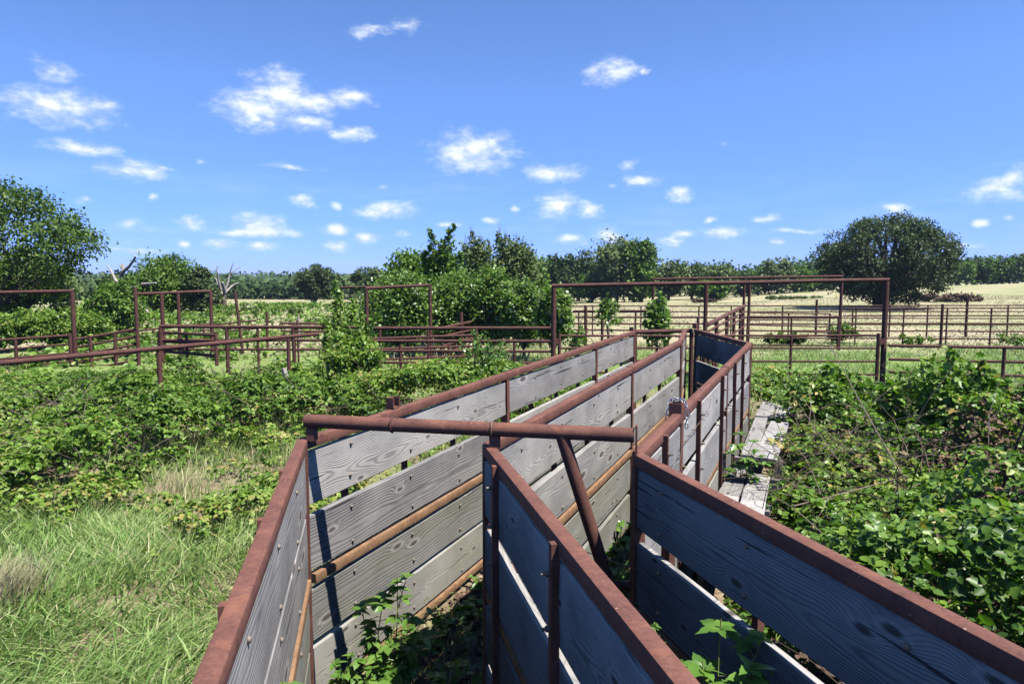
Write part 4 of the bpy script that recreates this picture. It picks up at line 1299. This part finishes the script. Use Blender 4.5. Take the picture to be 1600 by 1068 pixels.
def cover(name, label, x, y, h, size, mat, lai_bias=.6, tint_m=.45, tint_s=.2, kind='stuff', clump=None, spread=.55, width=.40):
    """leaf sprays in threes through a bumpy layer of height h over the ground"""
    n = len(x)
    u = rng.uniform(0, 1, n) ** lai_bias
    z = ground_z(x, y) + h * u + .02
    c = np.stack([x, y, z], 1)
    # each spray has three leaflets and leans its own way
    a0 = rng.uniform(0, 2 * np.pi, n)
    tilt = rng.normal(size=(n, 3)) * spread
    nb = unit(np.array([0, 0, 1.0]) + tilt)
    ct = np.zeros(n)
    if clump:                       # sprays gathered into domed plants
        r0, r1, per = clump
        nc = max(4, n // per)
        ci = rng.integers(0, n, nc)
        k = rng.integers(0, nc, n)
        r_ = rng.uniform(r0, r1, nc)
        cz = ground_z(x[ci], y[ci]) + np.maximum(h[ci] - r_ * .7, .02)
        d = unit(rng.normal(size=(n, 3)) + np.array([0, 0, .75]))
        d[:, 2] = np.abs(d[:, 2]) * np.where(rng.uniform(0, 1, n) < .85, 1, -.5)
        c = np.stack([x[ci], y[ci], cz], 1)[k] + d * (r_[k] * rng.uniform(.45, 1.1, n))[:, None] * np.array([1.15, 1.15, .9])
        c[:, 2] = np.maximum(c[:, 2], ground_z(c[:, 0], c[:, 1]) + .02)
        bad = (c[:, 0] > x_left(c[:, 1]) - .10) & (c[:, 0] < x_right(c[:, 1]) + .10) & (c[:, 1] < 11)
        if name != 'alley_weeds':
            c[bad, 2] = -1.0        # nothing of this grows inside the chute: buried
        nb = unit(d * .75 + np.array([0, 0, .55]) + tilt * .75)
        ct = rng.normal(0, .13, nc)[k]
        x, y = c[:, 0], c[:, 1]
    P, A, N, S, T = [], [], [], [], []
    s = size * rng.uniform(.5, 1.3, n) * np.interp(y, [2, 6, 9], [.66, .92, 1.0])
    tb = np.clip(ct + rng.normal(tint_m, tint_s, n) + (vnoise(x * 1.1, y * 1.1, 77) - .5) * .35 + (fnoise(x * .42, y * .42, 78) - .5) * .7, 0, 1)
    for k, da in enumerate((0, 1.25, -1.25)):
        ax = np.stack([np.cos(a0 + da), np.sin(a0 + da), rng.normal(0, .22, n)], 1)
        ax = unit(ax - nb * np.sum(ax * nb, 1, keepdims=True) + rng.normal(size=(n, 3)) * .10)
        P.append(c + ax * (s * .12)[:, None]); A.append(ax); N.append(unit(nb + rng.normal(size=(n, 3)) * .25)); S.append(s * (1.0 if k == 0 else .85)); T.append(tb + rng.normal(0, .05, n))
    o = leaves(name, np.concatenate(P), np.concatenate(A), np.concatenate(N), np.concatenate(S), np.clip(np.concatenate(T), 0, 1), M[mat], None, width=width)
    return tag(o, label, 'undergrowth', kind=kind)


def keep(x, y, m):
    return x[m], y[m]


def scatter(n, xr, yr, near_bias=True):
    """more where it is close: density falls with distance"""
    u = rng.uniform(0, 1, n)
    y = yr[0] * (yr[1] / yr[0]) ** u if near_bias else rng.uniform(*yr, n)
    x = rng.uniform(0, 1, n) * (xr[1] - xr[0]) + xr[0]
    return x, y


# bramble and vine bank on the grass side
x, y = scatter(150000, (-13.5, 2.6), (6.2, 15.3))
e = bank_edge(x)
h = sstep(-.1, .9, y - e) * (.14 + 1.15 * fnoise(x * .8, y * .8, 61) ** 1.5)
band = sstep(10.6, 12.0, y) * (1 - sstep(13.2, 14.4, y))
h = h * (1 - .55 * sstep(12.5, 14.5, y)) + band * (.05 + .52 * fnoise(x * .7 + 5, y * .5, 62)) * sstep(-7, -4.5, x) * (1 - .85 * sstep(-2.6, -1.2, x))
hole = fnoise(x * .9 + 7, y * .9, 63)
m = (y > e) & (x < x_left(y) - .12) & (rng.uniform(0, 1, len(x)) < .10 + 1.2 * sstep(.33, .52, hole)) & (x > -y * .85 - 1) & ~((x > 1.7) & (y > 10.8))
xs, ys = keep(x, y, m)
cover('bramble_bank', 'thick bank of bramble and vine leaves along the single rail fence', xs, ys, h[m], .063, 'leaf_vine', .5, .46, .2, spread=.6, clump=(.13, .34, 26))
# low cover between the bank and the panel
x, y = scatter(42000, (-7.5, 1.6), (5.2, 12.0))
e = bank_edge(x)
hole = fnoise(x * .8 + 3, y * .8, 65)
h = .08 + .26 * sstep(.42, .7, hole)
m = (y < e + .4) & (x < x_left(y) - .10) & (x > -y * .85 - .5) & (rng.uniform(0, 1, len(x)) < .03 + .62 * sstep(.44, .64, hole)) & (rng.uniform(0, 1, len(x)) < sstep(5.6, 7.0, y + .35 * (x + 3)))
xs, ys = keep(x, y, m)
cover('ground_vines', 'low straggling vines on thin soil between the bank and the outer panel', xs, ys, h[m], .060, 'leaf_vine', .7, .60, .22, spread=.6, clump=(.08, .2, 12))
# weeds of the further pens
x, y = scatter(34000, (-52, -1.0), (15.3, 72))
hole = fnoise(x * .28 + 1, y * .28, 67)
h = .12 + .55 * sstep(.38, .7, hole) * sstep(18, 24, y)
m = (rng.uniform(0, 1, len(x)) < .15 + sstep(.40, .62, hole)) & (x > -y * .85 - 2) & (x < 2 - (y - 15) * .18)
xs, ys = keep(x, y, m)
cover('pen_weeds', 'rank green weeds spreading through the far pens to the meadow', xs, ys, h[m], .17, 'leaf_vine', .5, .38, .22)

# thicket on the other side of the chute
x, y = scatter(165000, (.9, 13.0), (1.5, 13.6))
xr_ = x_right(y)
edge = np.where((y > 3.6) & (y < 12.6), xr_ + .36 + .26 * fnoise(y * 1.7, y * 0, 75), xr_ + .16)
h = (.34 + 1.45 * fnoise(x * .95 + 2, y * .95, 71) ** 1.6) * (1 - .22 * sstep(9.5, 13, y)) * (.55 + .45 * sstep(0, .6, x - edge))
h = h * (1 - .35 * sstep(4.5, 9, x) * sstep(8, 10, y))
hole = fnoise(x * 1.0 + 9, y * 1.0, 73)
m = (x > edge) & (x < y * .95 + 1.5) & (rng.uniform(0, 1, len(x)) < .10 + 1.2 * sstep(.42, .60, hole)) & (y < 11.6 + .8 * fnoise(x * .8, y * 0, 74))
xs, ys = keep(x, y, m)
cover('thicket', 'waist high thicket of vine leaves filling the ground beside the walkway', xs, ys, h[m] * 1.15, .072, 'leaf_thicket', .5, .43, .22, spread=.6, clump=(.12, .32, 24))
far_in = xs > x_right(ys) + np.where(ys < 4.5, .75, .45)
thx, thy = xs[far_in], ys[far_in]
# dead leaves and small twigs in the bare patches of the thicket
m2 = (x > edge) & (x < y * .95 + 1.5) & (hole < .52) & (y < 9.5) & (rng.uniform(0, 1, len(x)) < .8)
xs, ys = keep(x, y, m2)
cover('dead_leaf_tangle', 'brown withered leaves caught in the thin patches of the thicket', xs, ys, h[m2] * 1.05, .05, 'leaf_dead', .5, .45, .25, spread=1.2)


def tangle(name, label, P, L, r, mat, n_seg=6, arch=.5, kind='stuff'):
    b = MB()
    for p, l in zip(P, L):
        a = random.uniform(0, 2 * math.pi)
        el_ = random.uniform(.05, 1.15)
        d = Vector((math.cos(a) * math.cos(el_), math.sin(a) * math.cos(el_), math.sin(el_)))
        q = Vector(p); pts = [q.copy()]
        for k in range(n_seg):
            d = (d + Vector((random.uniform(-.22, .22), random.uniform(-.22, .22), random.uniform(-.22, .12) - arch * .2))).normalized()
            q = q + d * (l / n_seg)
            pts.append(q.copy())
        b.tube(pts, [r * (1 - .75 * k / n_seg) for k in range(n_seg + 1)], 4, False)
    o = b.build(name, M[mat], None, True)
    return tag(o, label, 'tangle', kind=kind)


def pick(px, py_, n, lo, hi):
    i = rng.integers(0, len(px), n)
    return [(px[k], py_[k], gz(px[k], py_[k]) + random.uniform(lo, hi)) for k in i]


tangle('dry_stems', 'pale dry bramble stems arching through the thicket', pick(thx, thy, 800, .25, .95), [random.uniform(.4, 1.4) for _ in range(800)], .0044, 'twig')
tangle('dark_stems', 'dark woody stems twisted under the thicket leaves', pick(thx, thy, 600, .2, .9), [random.uniform(.4, 1.3) for _ in range(600)], .006, 'canestem')
bx, by = scatter(2500, (-9, 1.5), (6.8, 13))
mm = (by > bank_edge(bx) + .1) & (bx < x_left(by) - .2)
bx, by = bx[mm], by[mm]
tangle('bank_stems', 'dry stems poking out of the bramble bank', pick(bx, by, 420, .1, .6), [random.uniform(.3, 1.0) for _ in range(420)], .0055, 'twig')

# three long bare canes that stand out
for px, py, Y, tx, ty, tY, r, mk, lab in ((1560, 800, 4.6, 1612, 640, 4.2, .012, 'canestem', 'long dark cane slanting up out of the thicket at the picture edge'),
                                          (1420, 760, 6.2, 1288, 520, 7.4, .007, 'twig', 'thin pale cane standing above the thicket before the gate'),
                                          (1380, 840, 4.6, 1480, 775, 4.9, .008, 'twig', 'pale straight stick lying across the thicket leaves'),
                                          (1240, 790, 5.2, 1420, 742, 5.6, .006, 'twig', 'long pale bramble cane across the middle of the thicket')):
    p, q = at(px, py, Y), at(tx, ty, tY)
    c_ = thing('bare_cane', p, lab, 'cane', 'bare canes in the thicket')
    b = MB(); pts = limb(Vector((0, 0, 0)), q - p, .05, 7); b.tube(pts, [r * (1 - .07 * k) for k in range(8)], 5)
    for k in (3, 5, 6):
        e = Vector((random.uniform(-.2, .2), random.uniform(-.1, .1), random.uniform(.05, .22)))
        b.tube([pts[k], pts[k] + e * .5, pts[k] + e + Vector((0, 0, .02))], [r * .5, r * .4, r * .2], 4)
    b.build('stem', M[mk], c_, True)

# ---------------------------------------------------------------- grass
def grass(name, label, x, y, h, wd, mat, tm, ts, lean=.55):
    n = len(x)
    pos = np.stack([x, y, ground_z(x, y) - .01], 1)
    a = rng.normal(.4, 1.25, n) + 2.2 * (vnoise(x * .9, y * .9, 81) - .5) * math.pi
    ll = (h * lean * rng.uniform(.3, 1.5, n))[:, None]
    ln = np.stack([np.cos(a), np.sin(a)], 1) * ll
    tint = np.clip(rng.normal(tm, ts, n) + (vnoise(x * .7, y * .7, 83) - .5) * .4, 0, 1)
    o = blades(name, pos, h, ln, wd * rng.uniform(.6, 1.3, n), tint, M[mat])
    return tag(o, label, 'grass', kind='stuff')


x, y = scatter(120000, (-7.0, -.6), (2.0, 7.6))
m = (x < x_left(y) - .07) & (x > -y * .82 - .5)
dens = 1 - sstep(5.6, 7.4, y + .25 * (x + 3) + .9 * (fnoise(x, y, 85) - .5))
m &= rng.uniform(0, 1, len(x)) < dens * (.35 + .9 * sstep(.3, .5, fnoise(x * 1.3, y * 1.3, 86)))
xs, ys = keep(x, y, m)
grass('tall_grass', 'tall soft green grass with dry blades beside the near outer panel', xs, ys, (.06 + .27 * fnoise(xs * 1.1, ys * 1.1, 87) ** 1.4) * rng.uniform(.5, 1.35, len(xs)), .0058, 'grass', .57, .27, 1.15)
sel = rng.uniform(0, 1, len(xs)) < .16
grass('broad_grass', 'broad bright grass blades standing among the fine grass by the near outer panel', xs[sel], ys[sel], .10 + .36 * rng.uniform(0, 1, sel.sum()) * fnoise(xs[sel] * 1.4, ys[sel] * 1.4, 96), .0085, 'grass', .36, .25, .7)
x, y = scatter(52000, (-8.5, 2.0), (5.6, 14))
m = (x < x_left(y) - .08) & (x > -y * .84 - .5) & (rng.uniform(0, 1, len(x)) < .25 + .75 * sstep(.45, .65, fnoise(x * .7, y * .7, 88)))
xs, ys = keep(x, y, m)
grass('bank_grass', 'thin grass and dry stalks between the vines', xs, ys, .12 + .25 * rng.uniform(0, 1, len(xs)), .0048, 'grass', .62, .28)
# a bleached tuft
n = 700
x = rng.normal(-4.25, .13, n); y = rng.normal(5.45, .12, n)
grass('straw_tuft', 'bleached straw coloured grass tuft at the picture edge', x, y, rng.uniform(.25, .5, n), .0032, 'straw', .6, .25, .6)

# alley floors
x, y = scatter(9000, (-1.4, 3.0), (2.2, 10.6))
m = (x > x_left(y) + .06) & (x < x_right(y) - .06) & (rng.uniform(0, 1, len(x)) < sstep(.38, .6, fnoise(x * 2, y * 2, 89)))
xs, ys = keep(x, y, m)
grass('alley_grass', 'short grass and straw on the trampled alley floor', xs, ys, .04 + .12 * rng.uniform(0, 1, len(xs)), .004, 'grass', .6, .3)
x, y = scatter(4600, (-1.4, 3.0), (2.2, 10.6))
m = (x > x_left(y) + .08) & (x < x_right(y) - .08)
xs, ys = keep(x, y, m)
cover('alley_weeds', 'small leafy weeds growing along the alley walls', xs, ys, .06 + .30 * sstep(.5, .75, fnoise(xs * 1.6, ys * 1.6, 90)), .075, 'leaf_weed', .7, clump=(.06, .16, 9))
x, y = scatter(5200, (-1.3, 2.6), (2.2, 8))
m = (x > x_left(y) + .05) & (x < x_right(y) - .05)
xs, ys = keep(x, y, m)
cover('alley_litter', 'dead leaves lying on the soil of the alley floor', xs, ys, .02 + 0 * xs, .05, 'leaf_dead', 1, .5, .25, spread=.5)
P = pick(xs, ys, 160, .005, .03)
b = MB()
for p in P:
    a = random.uniform(0, 6.28); l = random.uniform(.06, .3)
    b.tube([p, (p[0] + math.cos(a) * l, p[1] + math.sin(a) * l, p[2] + random.uniform(-.005, .03))], .004, 4, False)
tag(b.build('alley_twigs', M['twig'], None, True), 'twigs and sticks scattered on the alley floor', 'twigs', kind='stuff')

# green grass of the open pen behind the gates, then straw out into the field
x, y = scatter(60000, (-3, 24), (11.5, 26))
m = (x > np.where(y < 13.5, 4.0, 1.0 - (y - 13) * .15)) & (x < y * .83 + 2) & (rng.uniform(0, 1, len(x)) < .2 + sstep(.3, .55, fnoise(x * .5, y * .5, 91)))
xs, ys = keep(x, y, m)
grass('pen_grass', 'fresh green grass in the open pen behind the main gates', xs, ys, (.07 + .16 * fnoise(xs * .6, ys * .6, 92)) * (1 + .3 * (ys > 15.5)), .0075, 'grass', .30, .26)
x, y = scatter(90000, (-34, 62), (20.5, 78))
m = (np.abs(x) < y * .84 + 2) & (x > -1.5 + .06 * y - .45 * np.maximum(0, y - 34)) & (rng.uniform(0, 1, len(x)) < .2 + sstep(.3, .55, fnoise(x * .22, y * .22, 93)))
xs, ys = keep(x, y, m)
grass('straw_field', 'dry straw coloured grass of the open field behind the pens', xs, ys, .035 + .06 * fnoise(xs * .3, ys * .3, 94), .016 + .0005 * ys, 'straw', .5, .22)
x, y = scatter(16000, (-30, 2), (15.5, 40))
m = (x > -y * .84 - 2) & (rng.uniform(0, 1, len(x)) < sstep(.45, .65, fnoise(x * .3 + 4, y * .3, 95)))
xs, ys = keep(x, y, m)
grass('pen_straw', 'pale dry grass patches inside the far pens', xs, ys, .2 + .25 * rng.uniform(0, 1, len(xs)), .012, 'straw', .45, .25)


# ---------------------------------------------------------------- weeds that stand out leaf by leaf
def leaf_blade(L=1.0, W=.36, fold=.22, droop=.22, teeth=5, name='leaf'):
    b = MB()
    n = 7
    mid, lt, rt = [], [], []
    for i in range(n + 1):
        u = i / n
        w_ = W * (math.sin(math.pi * min(1, u ** .75)) ** .9) * (1 - .25 * u) if 0 < u < 1 else 0
        w_ += (.025 if i % 2 else -.012) * (0 < u < 1)
        z = -droop * u * u
        mid.append((u * L, 0, z))
        lt.append((u * L - .03 * (0 < u < 1), w_, z + fold * w_ - .10 * w_ * w_))
        rt.append((u * L - .03 * (0 < u < 1), -w_, z + fold * w_ - .10 * w_ * w_))
    vs = mid + lt[1:n] + rt[1:n]
    l_ = lambda i: n + i
    r_ = lambda i: n + (n - 1) + i
    fs = [(0, 1, l_(1)), (0, r_(1), 1)]
    for i in range(1, n - 1):
        fs += [(i, i + 1, l_(i + 1), l_(i)), (i, r_(i), r_(i + 1), i + 1)]
    fs += [(n - 1, n, l_(n - 1)), (n - 1, r_(n - 1), n)]
    b.add(vs, fs)
    me = b.mesh(name, True)
    a = me.attributes.new('tint', 'FLOAT', 'FACE')
    a.data.foreach_set('value', [random.uniform(.3, .7)] * len(me.polygons))
    return me


LEAF = {}
for mk in ('leaf_weed', 'leaf_vine', 'leaf_thicket'):
    LEAF[mk] = []
    for k in range(5):
        me = leaf_blade(1.0, random.uniform(.27, .36), random.uniform(.15, .4), random.uniform(.1, .4))
        me.materials.append(M[mk])
        at_ = me.attributes['tint']
        at_.data.foreach_set('value', [(.15, .35, .5, .7, .9)[k]] * len(me.polygons))
        LEAF[mk].append(me)


def weed(label, P, stems, size, mat='leaf_weed', whorl=3, nodes=5, group='leafy weeds in the chute', stem_mat='greenstem', start=.35, droop=.0, name='weed'):
    """P foot; stems: list of (dx, dy, height). Leaves in palmate sprays along each stem"""
    P = Vector(P)
    t = thing(name, P, label, 'weed', group)
    b = MB()
    for dx, dy, hh in stems:
        o = Vector((random.uniform(-.05, .05), random.uniform(-.05, .05), 0))
        pts = [Vector((dx * (u ** 1.4), dy * (u ** 1.4), hh * (1.25 * u - .25 * u * u))) + o * math.sin(3.14 * u) for u in [k / 6 for k in range(7)]]
        b.tube(pts, [.006 * (1 - .1 * k) for k in range(7)], 5, False)
        for k in range(nodes):
            u = start + (1 - start) * (k + .6) / nodes
            i = min(5, int(u * 6)); p = pts[i].lerp(pts[i + 1], u * 6 - i)
            top = k == nodes - 1
            a0 = random.uniform(0, 6.28)
            pet = Vector((math.cos(a0), math.sin(a0), .35)) * size * random.uniform(.35, .9) * (0 if top else 1)
            q = p + pet
            if not top:
                b.tube([p, q], [.0028, .002], 4, False)
            sc = size * random.uniform(.75, 1.2) * (.8 if top else 1)
            for j in range(whorl):
                da = (j - (whorl - 1) / 2) * (2 * math.pi / (whorl + 1.0) if top else 1.05)
                an = a0 + da
                dirv_ = Vector((math.cos(an), math.sin(an), random.uniform(-.30, .28) + (.25 if top else 0) - droop))
                e = dirv_.to_track_quat('X', 'Z').to_euler()
                o_ = bpy.data.objects.new('leaf', random.choice(LEAF[mat]))
                col.objects.link(o_); o_.parent = t
                o_.location = q
                o_.rotation_euler = (e[0] + random.uniform(-.5, .5), e[1], e[2])
                s_ = sc * (1.0 if abs(j - (whorl - 1) / 2) < 1 else .75)
                o_.scale = (s_, s_, s_)
    b.build('stem', M[stem_mat], t, True)
    return t


def foot(px, py, Y):
    p = at(px, py, Y); p.z = gz(p.x, p.y)
    return p


weed('tallest weed in the wider alley, its top against the lichened planks', foot(600, 1000, 4.05), [(.14, .12, .86), (.0, .10, .74), (.30, .10, .62), (-.10, .06, .5), (.22, -.02, .42), (.06, .16, .8), (-.16, .1, .66), (.36, .06, .5)], .115, whorl=5, nodes=7, start=.15)
weed('broad leaved weed low in the corner of the alley below the tall one', foot(620, 1050, 3.55), [(.05, .0, .36), (-.22, .03, .30), (.22, .02, .34), (.02, -.1, .28), (-.10, .1, .40), (.3, .1, .36)], .15, whorl=5, nodes=3)
weed('spreading weed at the lower edge beside the near outer panel', foot(500, 1068, 3.5), [(.02, .0, .34), (-.16, .05, .28), (.12, .1, .32)], .15, whorl=5, nodes=3)
weed('large single leaves rising against the near outer panel at the lower edge', at(440, 1068, 2.55) + Vector((0, 0, -.55)), [(.0, .0, .57), (.05, .04, .52), (-.05, -.05, .5)], .13, whorl=3, nodes=1, start=.7)
weed('sunlit weed between the corner of the alley and the tall weed', foot(545, 1030, 3.85), [(.02, .02, .5), (-.12, .06, .42), (.14, .03, .4), (.04, -.08, .3)], .095, whorl=5, nodes=5, start=.2)
weed('small weed on bare soil at the shadow edge of the alley', foot(715, 960, 4.7), [(.02, 0, .28), (.1, .05, .2), (-.08, .02, .18)], .075, nodes=4)
weed('sunlit palmate sprig in the narrow alley before the dark panel', at(1140, 1020, 2.45) + Vector((0, 0, -.75)), [(-.02, .05, .86), (-.10, .0, .72), (.08, -.02, .74), (.0, -.08, .68), (-.06, .1, .66), (.05,.08,.6)], .125, whorl=5, nodes=3, start=.6)
weed('second sunlit sprig close under the gap of the dark panel', at(1195, 1030, 2.55) + Vector((0, 0, -.8)), [(.0, .03, .90), (.06, -.02, .80), (-.05, .0, .74), (.1, .05, .8)], .10, whorl=5, nodes=3, start=.65)
weed('thin yellow green sprig poking past the near middle rail', at(1020, 1010, 2.6) + Vector((0, 0, -.5)), [(.01, .0, .60), (.03, .02, .54)], .036, whorl=3, nodes=7, start=.45)
weed('vine shoot lying along the middle divider behind the sloping brace', at(905, 900, 4.9) + Vector((0, 0, -.35)), [(-.32, .25, .75), (-.22, .15, .70), (-.05, .1, .62)], .085, whorl=3, nodes=4, start=.45)
weed('dark green weed clump at the foot of the brace in the narrow alley', foot(965, 960, 4.75), [(.02, .05, .85), (.08, 0, .70), (-.06, .02, .62), (.1, .1, .95), (-.02, -.05, .45)], .085, whorl=3, nodes=6, start=.3)
weed('maple like sprig leaning over the white walkway boards', at(1150, 770, 6.6) + Vector((0, 0, -.25)), [(.05, .05, .88), (.18, .02, .80), (-.02, .1, .72), (.26, .0, .66), (.1, -.1, .58)], .12, whorl=5, nodes=4, start=.35, group='leafy weeds by the walkway')
weed('reddish small leaved sprig at the broken end of the walkway', at(1214, 760, 6.3) + Vector((0, 0, -.2)), [(.0, .03, .50), (.08, 0, .38), (-.06, 0, .34)], .05, 'leaf_thicket', nodes=5, group='leafy weeds by the walkway')
SH = 'leafy shoots above the thicket'
for px, Y, ld, n, lab in ((1482, 8.6, [(1478, 547, .3), (1503, 560, .3), (1462, 568, .3), (1528, 592, .3), (1440, 592, .3), (1490, 585, .2)], 900, 'tallest leafy shoot standing above the thicket before the low fence'),
                          (1306, 10.0, [(1300, 574, .3), (1322, 584, .3), (1284, 592, .3), (1342, 600, .3), (1306, 600, .2)], 800, 'leafy shoot above the thicket before the hinged gate post'),
                          (1385, 9.2, [(1380, 602, .3), (1398, 610, .3), (1362, 612, .3)], 420, 'bushy shoot of the thicket under the tall frame post'),
                          (1570, 9.0, [(1562, 590, .3), (1585, 600, .3), (1600, 610, .3), (1545, 608, .3)], 600, 'leafy shoot of the thicket below the last rails at the picture edge')):
    leader_tree(lab, px, Y, ld, n, .105, 'leaf_thicket', 'sapling', SH, .012, .24, 'canestem', detail=True)
weed('broad bright leaves at the picture edge behind the dark rail', foot(1560, 985, 3.2), [(.0, .0, .95), (.15, .1, .9), (-.15, .05, .85), (.25, -.05, .8)], .13, 'leaf_weed', whorl=5, nodes=4, start=.6, group='leafy shoots above the thicket')
weed('yellow green upright weed in the middle of the thicket', foot(1400, 850, 4.6), [(.02, .0, 1.0), (.12, .05, .92), (-.12, .05, .88), (.2, .1, .8)], .06, 'leaf_weed', whorl=3, nodes=10, start=.35, group='leafy shoots above the thicket')

# ---------------------------------------------------------------- the air
b = MB().box((0, 1240, 14), (5200, 2580, 60))
hz = b.build('haze', None)
hm = bpy.data.materials.new('thin_air'); hm.use_nodes = True
ht = NT(hm.node_tree)
pv = ht.n('VolumePrincipled')
pv.inputs['Color'].default_value = (.62, .76, 1.0, 1)
pv.inputs['Density'].default_value = .00022
pv.inputs['Anisotropy'].default_value = .2
ho = ht.n('OutputMaterial')
ht.t.links.new(pv.outputs[0], ho.inputs['Volume'])
hz.data.materials.append(hm)
tag(hz, 'thin bluish summer haze over the distant ridge', 'haze', kind='stuff')
